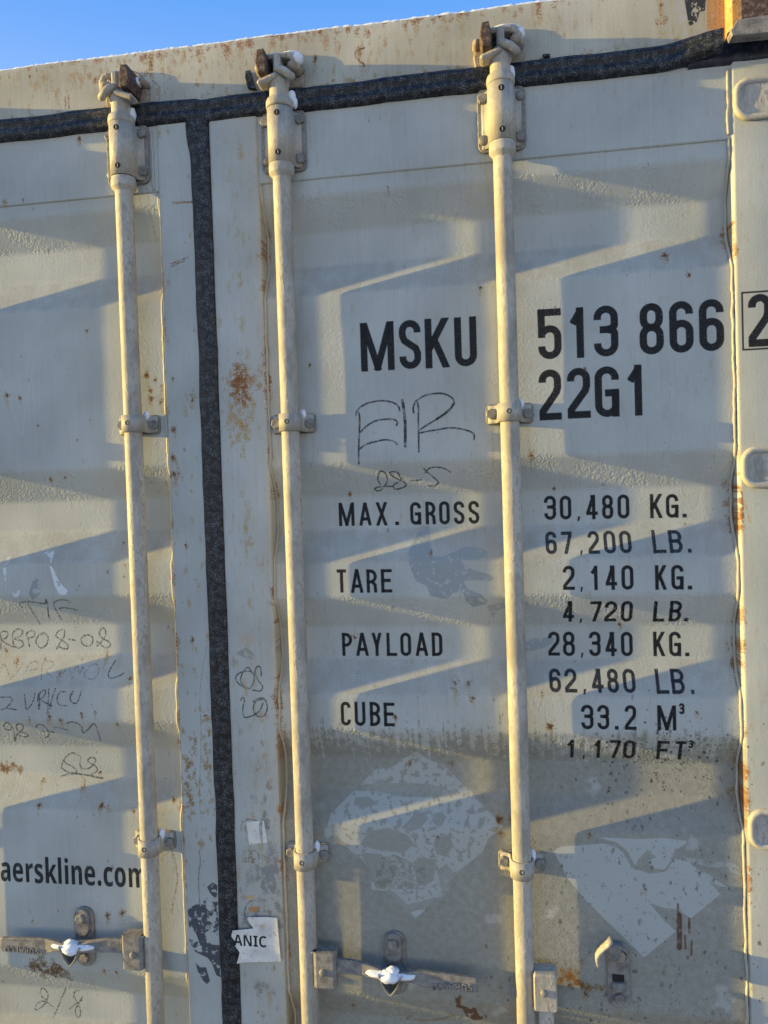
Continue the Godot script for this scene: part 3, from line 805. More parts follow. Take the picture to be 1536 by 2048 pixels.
	for p in [[-713,716,-702,725,-688,732,-670,729,-667,715,-669,693,-658,688,-662,676,-676,666,-669,651,-660,642,-638,641,-640,569,-652,574,-661,600,-672,613,-678,614,-689,646,-696,666,-711,679], [-666,770,-652,781,-642,775,-644,732,-650,747,-659,756], [-699,600,-689,589,-675,590,-667,560,-675,552,-684,561,-695,581]]:
		c.fill([poly(p)], blk, 0.95, 76.0, -10)
	c.fill([poly([-677,745,-642,747,-643,664,-661,663,-669,700])], blk, 0.95, 138.0, -10)
	c.fill([poly([-712,652,-691,646,-674,614,-682,616,-698,623,-709,637])], blk, 0.95, 118.0, -10)
	c.line([-681,851,-679,828,-685,785,-684,734], 2.4, Color8(90, 92, 94), 0.8, 0.4)
	c.line([-647,1304,-665,1205,-667,1095,-676,962,-671,918], 2.0, Color8(104, 106, 104), 0.6, 0.8)
	c.specks(-960, 1000, 450, 900, 200, 1.8, Color8(84, 78, 68), 0.7, rng, 1.5)
	c.specks(-960, 1500, 450, 1500, 220, 1.6, Color8(100, 94, 84), 0.6, rng, 1.5)
	frost_relief(c, 10.0, -1690, -719)
	return c

func paint_header() -> Canvas:
	var c := Canvas.new(-1740, 470, 2440, 2610, 0.9)
	c.base(91, 170, 166, 150, 0.55, 1.5)
	var px := [-730,2584,-728,2568,-707,2587,-621,2596,-547,2605,-514,2604,-454,2601,-437,2601,-351,2595,-267,2546,-263,2520,-150,2598,-99,2595,-58,2597,97,2597,131,2595,334,2564,333,2534,-1014,2573,-905,2599,-859,2550,-267,2551,20,2500,-363,2539]
	for k in range(0, px.size(), 2):
		c.rust(px[k], px[k + 1], rng.randf_range(4, 8), 2.0)
	for p in [[-727,2600,-726,2578,-728,2557], [98,2598,99,2582,99,2555], [-459,2600,-462,2579,-465,2561], [-342,2594,-341,2575,-341,2557], [332,2570,334,2549,335,2526], [-520,2599,-522,2576], [-58,2598,-57,2586]]:
		c.line(p, 8.0, Color8(160, 126, 86), 0.5, 1.0)
	c.line([-260,2550,-274,2547,-277,2535,-258,2512], 5.0, Color8(104, 66, 42), 0.9, 0.6)
	for p in [[-932,2520,-933,2495], [-924,2525,-924,2496], [-726,2535,-718,2526]]:
		c.line(p, 3.0, Color8(110, 70, 44), 0.85, 0.6)
	c.specks(-640, 2560, 700, 60, 300, 3.2, Color8(150, 112, 74), 0.5, rng, 2.4)
	c.specks(-400, 2590, 1100, 12, 160, 4.0, Color8(124, 82, 56), 0.6, rng, 1.6)
	c.specks(-300, 2484, 1300, 10, 260, 4.0, Color8(140, 112, 70), 0.5, rng, 1.2)
	# bitumen smear and bare scorched timber-coloured patch by the corner
	c.fill([poly([377,2574,418,2569,415,2542,405,2541,400,2523,392,2518,385,2516,381,2541])], Color8(44, 46, 50), 0.95, 84.0, 20)
	c.fill([poly([358,2577,377,2574,383,2528,381,2496,370,2500])], Color8(164, 162, 168), 0.6, 100.0)
	c.fill([poly([419,2571,468,2565,466,2476,418,2482])], Color8(170, 130, 84), 0.85, 30.0)
	for k in 9:
		var x := 420.0 + k * 5.0
		c.line([x, 2620, x + rng.randf_range(-2, 2), 2540, x + rng.randf_range(-2, 2), 2450], rng.randf_range(1.5, 4.0), Color8(138, 92, 52), 0.5, 1.0)
	return c

# ------------------------------------------------------------------ fittings
func strap_line(cx: float, r: float, z0: float, half: float) -> PackedVector2Array:
	var o := PackedVector2Array()
	o.append(Vector2(cx - half, z0))
	o.append(Vector2(cx - r - 9, z0))
	o.append(Vector2(cx - r - 3, z0 + 3))
	o.append(Vector2(cx - r, z0 + 9))
	for k in 17:
		var a := PI - PI * k / 16.0
		o.append(Vector2(cx + r * cos(a), ROD_Z + r * sin(a)))
	o.append(Vector2(cx + r, z0 + 9))
	o.append(Vector2(cx + r + 3, z0 + 3))
	o.append(Vector2(cx + r + 9, z0))
	o.append(Vector2(cx + half, z0))
	return o

func clamp_on(parent: Node, x: float, y: float, z0: float, tilt: float):
	var b := Mb.new(ORG)
	b.plate(rrect(x, y, 97, 42, 9), z0, z0 + 5, 1.2)
	var br := part("rod_clamp", b, M.metal, parent)
	var st := Mb.new(ORG, null, true)
	st.ribbon(strap_line(x, ROD_R + 5, z0 + 9, 44), 4.0, y - 18, y + 18)
	part("strap", st, M.rod, br)
	inst("bolt", bolt_mesh, M.metal, br, Vector3(x - 37, y + 1, z0 + 8.5), tilt)
	inst("bolt", bolt_mesh, M.metal, br, Vector3(x + 37, y - 1, z0 + 8.5), 0.5 - tilt)
	var s := Mb.new(ORG)
	s.xf = Transform3D(Basis(Vector3.RIGHT, PI / 2), Vector3(x - 1, y + 1, ROD_Z + ROD_R + 4.2))
	s.lathe([[5.2, 0], [5.2, 1.2], [3.6, 1.2], [3.4, 0.4], [0, 0.4]], Vector3.ZERO, 12)
	part("set_screw", s, M.hole, br)

func bearing_on(parent: Node, x: float, y: float, z0: float, kinds: Array):
	var b := Mb.new(ORG)
	b.plate(rrect(x, y, 97, 128, 14), z0, z0 + 6, 1.5)
	var br := part("bearing_bracket", b, M.metal, parent)
	var st := Mb.new(ORG, null, true)
	st.ribbon(strap_line(x, 26.5, z0 + 9, 40), 5.0, y - 58, y + 54)
	part("bearing_sleeve", st, M.rod, br)
	var spots := [[-37, 41], [37, 41], [-37, -41], [37, -41]]
	for k in 4:
		inst("bolt" if kinds[k] else "rivet", bolt_mesh if kinds[k] else rivet_mesh, M.metal, br, Vector3(x + spots[k][0], y + spots[k][1], z0 + 6 if absf(spots[k][0]) > 39 else z0 + 8.5), 0.35 * k)
	for e in [38, -42]:
		var s := Mb.new(ORG)
		s.xf = Transform3D(Basis(Vector3.RIGHT, PI / 2), Vector3(x + 1, y + e, ROD_Z + 26.2))
		s.lathe([[6, 0], [6, 1.4], [4.6, 1.6], [4.4, 0.5], [0, 0.5]], Vector3.ZERO, 12)
		part("set_screw", s, M.hole, br)
		var t := Mb.new(ORG)
		t.box(Vector3(x + 1, y + e, ROD_Z + 27.2), Vector3(1.6, 8, 1.2), 0.3)
		part("screw_slot", t, M.rod, br)

func keeper(parent: Node, x: float, sx: float, dy: float):
	var b := Mb.new(ORG)
	var pl := PackedVector2Array()
	for p in [[-50, 2476], [-53, 2500], [-47, 2516], [-34, 2544], [-16, 2553], [26, 2551], [42, 2538], [47, 2508], [46, 2476]]:
		pl.append(Vector2(x + p[0] * sx, p[1] + dy))
	b.plate(pl, -3, 9, 3)
	var k := part("cam_keeper", b, M.rustpaint, parent)
	var s := Mb.new(ORG)
	var sl := PackedVector2Array()
	for p in [[-34, 2530], [-20, 2531], [-16, 2512], [-15, 2488], [-19, 2483], [-33, 2484], [-39, 2503]]:
		sl.append(Vector2(x + p[0] * sx, p[1] + dy))
	s.plate(sl, 5, 71, 2.5)
	part("keeper_lug", s, M.rust, k, "dark brown rusty lug dusted with frost")
	var r := Mb.new(ORG, null, true)
	r.tube([Vector3(x + 34 * sx, 2512 + dy, 4), Vector3(x + 34 * sx, 2510 + dy, 24), Vector3(x + 31 * sx, 2506 + dy, 40), Vector3(x + 29 * sx, 2502 + dy, 45)], [15, 14, 11, 5], 12)
	part("keeper_lug", r, M.rustpaint, k)
	var e := Mb.new(ORG, null, true)
	e.tube([Vector3(x - 46 * sx, 2516 + dy, 2), Vector3(x - 45 * sx, 2517 + dy, 26), Vector3(x - 44 * sx, 2517 + dy, 32)], [9, 8, 3], 10)
	part("keeper_stop", e, M.rustpaint, k)

func lock_rod(x: float, sx: float, dy: float, label: String):
	var t := thing("lock_rod", Vector3(x, 150, ROD_Z), label, "lock rod", "lock rods on the container doors")
	var c := Vector3(x, 0, ROD_Z)
	var b := Mb.new(ORG, null, true)
	b.lathe([[0, 150], [19, 150], [19, 700], [19, 1300], [19, 1900], [19, 2288 + dy]], c, 36)
	part("pipe", b, M.rod, t)
	var k := Mb.new(ORG, null, true)
	k.lathe([[19, 2280 + dy], [20.5, 2283 + dy], [25.5, 2288 + dy], [26.5, 2291 + dy], [26.5, 2304 + dy], [25, 2306 + dy], [25.5, 2309 + dy]], c, 32)
	part("collar", k, M.rod, t)
	var u := Mb.new(ORG, null, true)
	u.lathe([[24, 2422 + dy], [27.5, 2423 + dy], [28, 2426 + dy], [28, 2434 + dy], [26, 2440 + dy], [21, 2443 + dy], [20, 2446 + dy], [20, 2466 + dy], [23, 2471 + dy], [23, 2479 + dy], [19, 2488 + dy], [12, 2496 + dy], [0, 2499 + dy]], c, 28)
	part("head_shaft", u, M.rod, t)
	# forged cam that grips the keeper
	var m := Mb.new(ORG)
	m.box(Vector3(x + 2 * sx, 2503 + dy, 34), Vector3(15, 50, 44), 4)
	m.box(Vector3(x - 18 * sx, 2474 + dy, 46), Vector3(44, 11, 34), 4, Basis(Vector3(0, 0, 1), 0.32 * sx))
	m.box(Vector3(x + 3 * sx, 2525 + dy, 32), Vector3(48, 11, 40), 4.5)
	var cam := part("locking_cam", m, M.rod, t)
	var f := Mb.new(ORG, null, true)
	f.tube([Vector3(x - 2 * sx, 2494 + dy, 52), Vector3(x + 6 * sx, 2492 + dy, 58), Vector3(x + 20 * sx, 2485 + dy, 58), Vector3(x + 34 * sx, 2475 + dy, 52), Vector3(x + 38 * sx, 2472 + dy, 50)], [5, 8.5, 8.5, 8, 4], 12)
	f.tube([Vector3(x + 18 * sx, 2525 + dy, 44), Vector3(x + 30 * sx, 2523 + dy, 42), Vector3(x + 38 * sx, 2514 + dy, 38), Vector3(x + 42 * sx, 2500 + dy, 32)], [6, 6.5, 7, 5], 12)
	part("cam_jaw", f, M.rod, cam)

func handle(rod_x: float, sx: float, yc: float, droop: float, label: String, down := false):
	var t := thing("door_handle", Vector3(rod_x + 45 * sx, yc - 38, 45), label, "handle", "lock rod handles")
	var cl := Mb.new(ORG)
	var X := func(d): return rod_x + d * sx
	if down:
		cl.box(Vector3(X.call(23), yc, 34), Vector3(22, 66, 26), 4)
		cl.plate(rrect(X.call(39), yc, 47, 76, 6), 52, 60, 2.5)
		cl.plate(rrect(X.call(41), yc - 2, 47, 66, 6), 12, 20, 2)
		cl.box(Vector3(X.call(39), yc + 35, 38), Vector3(44, 7, 40), 3)
	else:
		var pts := PackedVector2Array([Vector2(12, 34), Vector2(16, 52), Vector2(22, 56), Vector2(58, 56), Vector2(63, 51), Vector2(64, 36)])
		var o := PackedVector2Array()
		for p in pts: o.append(Vector2(X.call(p.x), p.y))
		if sx < 0: o.reverse()
		cl.ribbon(o, 5.0, yc - 37, yc + 37)
		cl.box(Vector3(X.call(36), yc + 34, 38), Vector3(50, 6, 30), 2)
	part("clevis", cl, M.rod if down else M.metal, t)
	var pin := Mb.new(ORG, null, true)
	pin.xf = Transform3D(Basis(Vector3.RIGHT, PI / 2), Vector3(X.call(36), yc - 3 if not down else yc + 2, 55 if not down else 59))
	pin.lathe([[7.5, 0], [7.5, 4], [5.5, 6], [0, 6.4]], Vector3.ZERO, 14)
	part("pivot_pin", pin, M.metal, t)
	var br := Mb.new(ORG, null, false)
	if down:
		br.box(Vector3(X.call(40), yc - 78, 38), Vector3(30, 150, 10), 2)
		part("lever", br, M.rod, t)
		return
	var secs := []
	for s in [[38, 4, 40, 30, 9], [62, 4, 41, 31, 9], [100, 3, 42, 30, 9], [138, -2, 45, 26, 11], [165, -5, 50, 19, 16], [205, -6, 50, 18, 16], [226, -8, 48, 24, 12], [247, -13, 45, 33, 9], [256, -13, 45, 33, 9]]:
		secs.append([X.call(s[0]), yc + s[1] + droop * s[0] / 256.0, s[2], s[3], s[4]])
	br.bar(secs)
	part("lever", br, M.metal, t)
	var gr := Mb.new(ORG)
	var y0: float = yc - 13 + droop
	gr.bar([[X.call(256), y0, 45, 33, 9], [X.call(300), y0 - 3 + droop * 0.2, 45, 32, 9], [X.call(353), y0 - 8 + droop * 0.5, 45, 31, 9], [X.call(358), y0 - 8 + droop * 0.5, 45, 26, 7]])
	var g := part("grip", gr, M.metal, t)
	var tm := TextMesh.new()
	var f := SystemFont.new()
	f.font_names = PackedStringArray(["Droid Sans"])
	f.font_weight = 700
	tm.font = f
	tm.text = "SURALCO"
	tm.font_size = 32
	tm.pixel_size = 0.0006
	tm.depth = 0.004
	tm.curve_step = 3.0
	var l := inst("embossed_letters", tm, M.metal, g, Vector3(X.call(304), y0 - 10, 50.2), PI + (0.06 if sx > 0 else -0.02))
	l.set_meta("label", "raised foundry lettering cast upside down on the grip")

func catch_on(parent: Node, x: float, y: float, off: float, open: bool):
	var b := Mb.new(ORG)
	b.plate(rrect(x, y, 46, 137, 22, 8), 0, 7, 2)
	if open:
		b.box(Vector3(x - 1, y - 22, 11), Vector3(27, 19, 10), 3)
	var k := part("handle_catch", b, M.metal, parent)
	inst("bolt", bolt_mesh, M.metal, k, Vector3(x, y - 46, 7), 0.3)
	if open:
		var d := Mb.new(ORG)
		d.box(Vector3(x - 1, y - 5, 6.6), Vector3(24, 15, 1.6), 0.4)
		part("latch_slot", d, M.hole, k)
		var pd := Mb.new(ORG)
		pd.plate(rrect(x - 14, y + 16, 7, 7, 3, 3), 6.8, 7.6, 0.2)
		part("paint_spot", pd, M.green, k)
		var hb := Mb.new(ORG, null, true)
		hb.xf = Transform3D(Basis(Vector3.RIGHT, PI / 2), Vector3(x + 3, y + 45, 7))
		hb.lathe([[17, 0], [17, 5], [15.5, 7], [12, 7], [12, 5], [0, 5]], Vector3.ZERO, 20)
		var h := part("hook", hb, M.metal, k, "catch hook swung up and left")
		var hp := Mb.new(ORG)
		hp.plate(poly([206,663,197,668,182,674,177,680,191,698,198,700,213,696]), 7, 24, 1.5)
		part("hook_arm", hp, M.metal, h)
		var hk := Mb.new(ORG, null, true)
		hk.ribbon(poly([192,720,185,711,174,701,167,693,163,686,163,678,165,671]), 5.0, 30, 53, 2)
		part("hook_blade", hk, M.rod, h)
		inst("bolt", bolt_mesh, M.rustpaint, k, Vector3(x + 3, y + 45, 12), 0.1)
		return
	var s := Mb.new(ORG)
	s.plate(rrect(x - 3, y + 36, 36, 62, 17, 7), 7, 14, 2)
	var arm := part("catch_arm", s, M.metal, k)
	inst("bolt", bolt_mesh, M.metal, k, Vector3(x - 3, y + 47, 14), 0.2)
	var cup := Mb.new(ORG, null, true)
	var P := func(u, v, d):
		return Vector3(x - 3 + u * 27.0 * (1.0 - 0.12 * v), y - 2 - d - 27.0 * (1.0 - u * u) * smoothstep(0.0, 0.75, v) + 14.0 * v * v * absf(u), 10 + 56 * v)
	for i in 12:
		for j in 8:
			var u0 := -1 + i / 6.0; var u1 := -1 + (i + 1) / 6.0
			var v0 := j / 8.0; var v1 := (j + 1) / 8.0
			cup.q(P.call(u0, v1, 0), P.call(u1, v1, 0), P.call(u1, v0, 0), P.call(u0, v0, 0))
			cup.q(P.call(u0, v0, 4), P.call(u1, v0, 4), P.call(u1, v1, 4), P.call(u0, v1, 4))
			if j == 7: cup.q(P.call(u0, v1, 4), P.call(u1, v1, 4), P.call(u1, v1, 0), P.call(u0, v1, 0))
	part("catch_cup", cup, M.metal, arm)

func snow(label: String, lumps: Array):
	var n := FastNoiseLite.new()
	n.seed = 5 + lumps.size()
	n.frequency = 0.02
	var at := Vector3(lumps[0][0], lumps[0][1] - lumps[0][4], lumps[0][2])
	var b := Mb.new(at, null, true)
	for l in lumps:
		b.lump(Vector3(l[0], l[1], l[2]), Vector3(l[3], l[4], l[5]), n, 0.1)
	solo("snow_clump", b, M.snow, at, label, "snow", "snow caught on the door fittings")

func stile(parent: Node, called: String, xa: float, xb: float, cv: Canvas, mat: Material):
	var b := Mb.new(ORG, cv, true)
	var z := 8.0
	var r := 7.0
	var line := [Vector2(xa, -62), Vector2(xa, z - r)]
	for k in range(1, 6):
		var a := PI - PI / 2 * k / 6.0
		line.append(Vector2(xa + r + r * cos(a), z - r + r * sin(a)))
	line.append(Vector2(xa + r, z))
	line.append(Vector2(xb - r, z))
	for k in range(1, 6):
		var a := PI / 2 - PI / 2 * k / 6.0
		line.append(Vector2(xb - r + r * cos(a), z - r + r * sin(a)))
	line.append(Vector2(xb, z - r))
	line.append(Vector2(xb, -62))
	var n := FastNoiseLite.new(); n.seed = 9; n.frequency = 0.004
	var ny := 40
	for i in ny:
		for k in line.size() - 1:
			var p := []
			for e in [[k, i], [k + 1, i], [k + 1, i + 1], [k, i + 1]]:
				var y: float = lerpf(130.0, 2432.0, e[1] / float(ny))
				var l: Vector2 = line[e[0]]
				p.append(Vector3(l.x, y, l.y + n.get_noise_2d(l.x * 0.5, y) * 0.9))
			b.q(p[0], p[1], p[2], p[3])
	part(called, b, mat, parent)

func weld(parent: Node, x: float, off: float, sd: int, y0 := 200.0, y1 := 2290.0, flat := false):
	var b := Mb.new(ORG, null, true)
	var n := FastNoiseLite.new(); n.seed = sd; n.frequency = 0.02
	var path := []
	var rad := []
	var y := y0
	while y <= y1:
		var z := 5.0 if flat else profile(y - off) + 2.0
		path.append(Vector3(x + n.get_noise_1d(y) * 2.2, y, z))
		rad.append(3.1 + n.get_noise_1d(y * 3.0 + 500) * 1.3)
		y += 9.0
	b.tube(path, rad, 7)
	part("weld_bead", b, M.weld, parent)

func door(left: bool, cv: Canvas, mat: Material) -> Node3D:
	var off := 10.0 if left else 0.0
	var xa := -1690.0 if left else -491.0
	var xb := -719.0 if left else 457.0
	var t := thing("container_door", Vector3((xa + xb) / 2, 130, 0), "grey steel door leaf with web address print and pen scrawls, reaching to the rubber seal" if left else "grey steel door leaf stencilled with the container number and weight table", "door", "")
	var b := Mb.new(ORG, cv, true)
	var n := FastNoiseLite.new(); n.seed = 31 if left else 37; n.frequency = 0.0035
	var nx := 36
	var ys := []
	var y := 130.0
	while y < 2296.0:
		ys.append(y)
		y += 4.0 if absf(profile(y - off) - profile(y + 8 - off)) > 0.01 or absf(profile(y - off) - profile(y - 8 - off)) > 0.01 else 16.0
	ys.append(2296.0)
	var P := func(i, j):
		var px: float = lerpf(xa - 8, xb + 8, i / float(nx))
		return Vector3(px, ys[j], profile(ys[j] - off) + n.get_noise_2d(px, ys[j]) * 0.8)
	for j in ys.size() - 1:
		for i in nx:
			b.q(P.call(i, j), P.call(i + 1, j), P.call(i + 1, j + 1), P.call(i, j + 1))
	part("corrugated_panel", b, mat, t)
	var r := Mb.new(ORG, cv)
	r.box(Vector3((xa + xb) / 2, 2361 + off * 0.5, -28), Vector3(xb - xa + 6, 147, 64), 2)
	part("top_rail", r, mat, t)
	if left:
		stile(t, "stile", -719, -630, cv, mat)
		stile(t, "stile", -1800, -1690, cv, mat)
		weld(t, -721, off, 3)
		weld(t, -729, off, 13, 2296.0, 2425.0, true)
	else:
		stile(t, "stile", -600, -491, cv, mat)
		stile(t, "stile", 457, 566, cv, mat)
		weld(t, -489, off, 4)
		weld(t, 454, off, 5)
		weld(t, -512, off, 14, 2296.0, 2425.0, true)
		weld(t, 452, off, 15, 2296.0, 2425.0, true)
	return t

# ------------------------------------------------------------------ scene
func _ready():
	rng.seed = 20240
	# camera
	var cam := Camera3D.new()
	cam.name = "camera"
	add_child(cam)
	cam.position = Vector3(0, 1.62, 1.6)
	cam.basis = Basis(Vector3.UP, deg_to_rad(8.7665)) * Basis(Vector3.RIGHT, deg_to_rad(-1.3024)) * Basis(Vector3.BACK, deg_to_rad(-1.7941))
	cam.fov = rad_to_deg(2.0 * atan(1024.0 / 1540.0))
	cam.near = 0.05
	cam.far = 2000.0
	cam.current = true
	# sky, exposure
	var we := WorldEnvironment.new()
	we.name = "environment"
	var env := Environment.new()
	env.background_mode = Environment.BG_SKY
	var sky := Sky.new()
	var sm := ProceduralSkyMaterial.new()
	sm.sky_top_color = Color(0.07, 0.395, 0.67)
	sm.sky_horizon_color = Color(1.14, 1.12, 1.02)
	sm.sky_curve = 0.145
	sm.ground_bottom_color = Color(0.5, 0.5, 0.5)
	sm.ground_horizon_color = Color(0.8, 0.8, 0.8)
	sm.energy_multiplier = 1.0
	sky.sky_material = sm
	env.sky = sky
	env.tonemap_mode = Environment.TONE_MAPPER_LINEAR
	env.tonemap_exposure = 2.2
	env.sdfgi_enabled = true
	env.ssao_enabled = true
	env.ssil_enabled = true
	we.environment = env
	add_child(we)
	# low winter sun raking along the doors from the left
	var sun := DirectionalLight3D.new()
	sun.name = "sun"
	add_child(sun)
	sun.look_at_from_position(Vector3.ZERO, Vector3(7.9, -1.06, -1.0))
	sun.light_color = Color(1.0, 0.87, 0.51)
	sun.light_energy = 1.6
	sun.light_angular_distance = 0.5
	sun.shadow_enabled = true

	# materials
	M.rod = tile_mat([Color8(138, 133, 122), Color8(186, 180, 166)], 0.01, 401, 300, 0.62, 0.07, Color8(108, 102, 92), 0.5)
	M.rod.uv1_scale = Vector3(3.6, 1.25, 3.6)
	M.metal = tile_mat([Color8(102, 99, 93), Color8(150, 145, 136)], 0.015, 411, 180, 0.55, 0.08, Color8(92, 84, 74), 0.6)
	M.rustpaint = tile_mat([Color8(126, 110, 94), Color8(170, 160, 142)], 0.02, 421, 160, 0.7, 0.1, Color8(92, 66, 48), 0.6)
	M.rust = tile_mat([Color8(68, 54, 47), Color8(96, 76, 64)], 0.02, 431, 120, 0.75, 0.15, Color8(176, 168, 160), 0.7)
	M.rubber = tile_mat([Color8(12, 13, 14), Color8(28, 29, 31)], 0.026, 441, 270, 0.45, 0.12, Color8(140, 144, 148), 0.72, true)
	M.rubber_clean = tile_mat([Color8(24, 27, 33), Color8(40, 43, 50)], 0.01, 445, 500, 0.45, 0.05, Color8(120, 126, 134), 0.3, true)
	M.snow = tile_mat([Color8(206, 211, 218), Color8(232, 235, 238)], 0.03, 451, 60, 0.8, 0.08)
	M.weld = tile_mat([Color8(158, 154, 142), Color8(182, 178, 164)], 0.02, 461, 140, 0.6, 0.1, Color8(122, 86, 54), 0.42)
	M.hole = tile_mat([Color8(22, 21, 20), Color8(40, 38, 36)], 0.02, 471, 60, 0.6, 0.05)
	M.green = StandardMaterial3D.new()
	M.green.albedo_color = Color8(70, 150, 130)
	M.timber = tile_mat([Color8(182, 134, 78), Color8(206, 168, 112)], 0.006, 481, 200, 0.8, 0.1, Color8(130, 78, 40), 0.6)
	M.ground = tile_mat([Color8(128, 132, 138), Color8(160, 164, 170)], 0.006, 491, 3000, 0.9, 1.0, Color8(96, 92, 88), 0.6)
	M.body = tile_mat([Color8(150, 152, 152), Color8(170, 172, 172)], 0.008, 495, 900, 0.6, 0.05, Color8(134, 104, 72), 0.5)
	bolt_mesh = hex_bolt()
	rivet_mesh = round_rivet()

	# ground
	var gm := PlaneMesh.new()
	gm.size = Vector2(600, 600)
	gm.subdivide_depth = 4
	gm.subdivide_width = 4
	var g := MeshInstance3D.new()
	g.name = "ground"
	g.mesh = gm
	g.material_override = M.ground
	g.set_meta("kind", "structure")
	g.set_meta("label", "trampled snow covering the yard in front of the container")
	add_child(g)

	# container frame and body
	var hc := paint_header()
	var hm := hc.material(0.6, 0.12)
	var box := thing("shipping_container", Vector3(-615, 0, -3000), "pale grey steel container frame with header beam above both doors", "container")
	var hb := Mb.new(ORG, hc, true)
	var hn := FastNoiseLite.new(); hn.seed = 77; hn.frequency = 0.004
	var hl := [Vector2(2425, -60), Vector2(2425, -4), Vector2(2430, -2)]
	for k in 6: hl.append(Vector2(2445 + k * 29.0, -2))
	hl.append_array([Vector2(2596, -3), Vector2(2599, -6), Vector2(2600, -12), Vector2(2600, -130)])
	for i in 60:
		for k in hl.size() - 1:
			var p := []
			for e in [[k, i], [k, i + 1], [k + 1, i + 1], [k + 1, i]]:
				var x: float = lerpf(-1700, 456, e[1] / 60.0)
				var l: Vector2 = hl[e[0]]
				p.append(Vector3(x, l.x + (hn.get_noise_1d(x) * 3.0 if l.x > 2590 else 0.0), l.y + hn.get_noise_2d(x, l.x) * 2.0))
			hb.q(p[0], p[1], p[2], p[3])
	part("header_beam", hb, hm, box)
	for sgn in [-1, 1]:
		var px: float = -615 + sgn * 1180
		var cp := Mb.new(ORG)
		cp.box(Vector3(px + sgn * 10, 1290, -80), Vector3(70, 2400, 150), 6)
		part("corner_post", cp, M.body, box)
		var w := Mb.new(ORG)
		var z := -160.0
		while z > -5900:
			var xo: float = px + sgn * 30
			var pts := [[0, 0], [36, -70], [36, -140], [0, -210], [0, -278]]
			for k in 4:
				var A := Vector3(xo - sgn * pts[k][0], 0, z + pts[k][1])
				var B := Vector3(xo - sgn * pts[k + 1][0], 0, z + pts[k + 1][1])
				var a1 := Vector3(A.x, 150, A.z); var a2 := Vector3(A.x, 2540, A.z)
				var b1 := Vector3(B.x, 150, B.z); var b2 := Vector3(B.x, 2540, B.z)
				if sgn > 0: w.q(a1, b1, b2, a2)
				else: w.q(a2, b2, b1, a1)
			z -= 278
		part("side_wall", w, M.body, box)
	var rf := Mb.new(ORG)
	rf.box(Vector3(-615, 2574, -3030), Vector3(2430, 40, 5790), 4)
	part("roof_panel", rf, M.body, box)
	var bw := Mb.new(ORG)
	bw.box(Vector3(-615, 1340, -5960), Vector3(2430, 2420, 60), 4)
	part("end_wall", bw, M.body, box)
	var fl := Mb.new(ORG)
	fl.box(Vector3(-615, 90, -3000), Vector3(2430, 140, 5980), 4)
	part("floor_frame", fl, M.body, box)
	# right-hand corner: stripped edge, rusty corner casting and its ledge
	var ce := Mb.new(ORG)
	ce.plate(PackedVector2Array([Vector2(452, 2482), Vector2(520, 2482), Vector2(520, 2640), Vector2(452, 2640)]), -60, 26, 8)
	part("corner_edge", ce, M.timber, box, "bare orange weathered edge beside the corner casting")
	var cc := Mb.new(ORG)
	cc.plate(PackedVector2Array([Vector2(466, 2484), Vector2(640, 2484), Vector2(640, 2530), Vector2(560, 2533), Vector2(500, 2560), Vector2(480, 2640), Vector2(466, 2640)]), -60, 44, 4)
	part("corner_casting", cc, M.rust, box, "rust brown corner casting")
	var lg := Mb.new(ORG)
	lg.plate(PackedVector2Array([Vector2(443, 2462), Vector2(456, 2482), Vector2(520, 2484), Vector2(640, 2482), Vector2(640, 2448), Vector2(446, 2452)]), 38, 62, 2)
	part("ledge_plate", lg, M.metal, box, "torn rusty ledge plate under the corner casting")
	for k in 4:
		keeper(box, RODS[k], -1.0 if k == 1 else 1.0, [4, 4, 1, 0][k])

	# door leaves
	var lc := paint_left()
	var ld := door(true, lc, lc.material(0.58, 0.165))
	for k in [0, 1]:
		bearing_on(ld, RODS[k], 2374, 5, [true, true, false, true])
		clamp_on(ld, RODS[k], 1789, 0, 0.2)
		clamp_on(ld, RODS[k], 869, 0, 0.6)
	catch_on(ld, -962, 640, 10, false)
	var rc := paint_right()
	var rm := rc.material(0.58, 0.165)
	var rd := door(false, rc, rm)
	for k in [2, 3]:
		bearing_on(rd, RODS[k], 2368, 5, [[true, true, false, true], [true, false, false, true]][k - 2])
		clamp_on(rd, RODS[k], 1776, 0, 0.15 * k)
		clamp_on(rd, RODS[k], 855, 0, 0.2 * k)
	catch_on(rd, -252, 624, 0, false)
	catch_on(rd, 207, 628, 0, true)
	# hinge blades welded to the outer stile
	for y in [2357, 1650, 940]:
		var hp := Mb.new(ORG)
		hp.plate(rrect(557, y, 176, 62, 20, 6), 6, 13, 3)
		var hg := part("hinge_blade", hp, M.rod, rd)
		var wb := Mb.new(ORG, null, true)
		var path := []
		var ring := rrect(557, y, 182, 68, 23, 6)
		for p in ring: path.append(Vector3(p.x, p.y, 11 + rng.randf_range(-1, 1)))
		path.append(path[0])
		wb.tube(path, 7.0, 9)
		part("weld_bead", wb, M.weld, hg)
	# rubber seals (fixed to the right leaf)
	var sv := Mb.new(ORG, null, true)
	var prof := [[-642, 0], [-640, 9], [-636, 13], [-626, 15.5], [-618, 17], [-609, 16], [-603, 12], [-599, 9], [-597, 0]]
	var gn := FastNoiseLite.new(); gn.seed = 55; gn.frequency = 0.006
	for i in 120:
		for k in prof.size() - 1:
			var p := []
			for e in [[k, i], [k + 1, i], [k + 1, i + 1], [k, i + 1]]:
				var y: float = 140.0 + 2300.0 * e[1] / 120.0
				var nn: float = gn.get_noise_2d(y, prof[e[0]][0] * 0.1)
				p.append(Vector3(prof[e[0]][0] + nn * 4.5 - (9.0 * smoothstep(2330.0, 2420.0, y) if e[0] < 4 else 0.0), y, prof[e[0]][1] + nn * 2.0))
			sv.q(p[0], p[1], p[2], p[3])
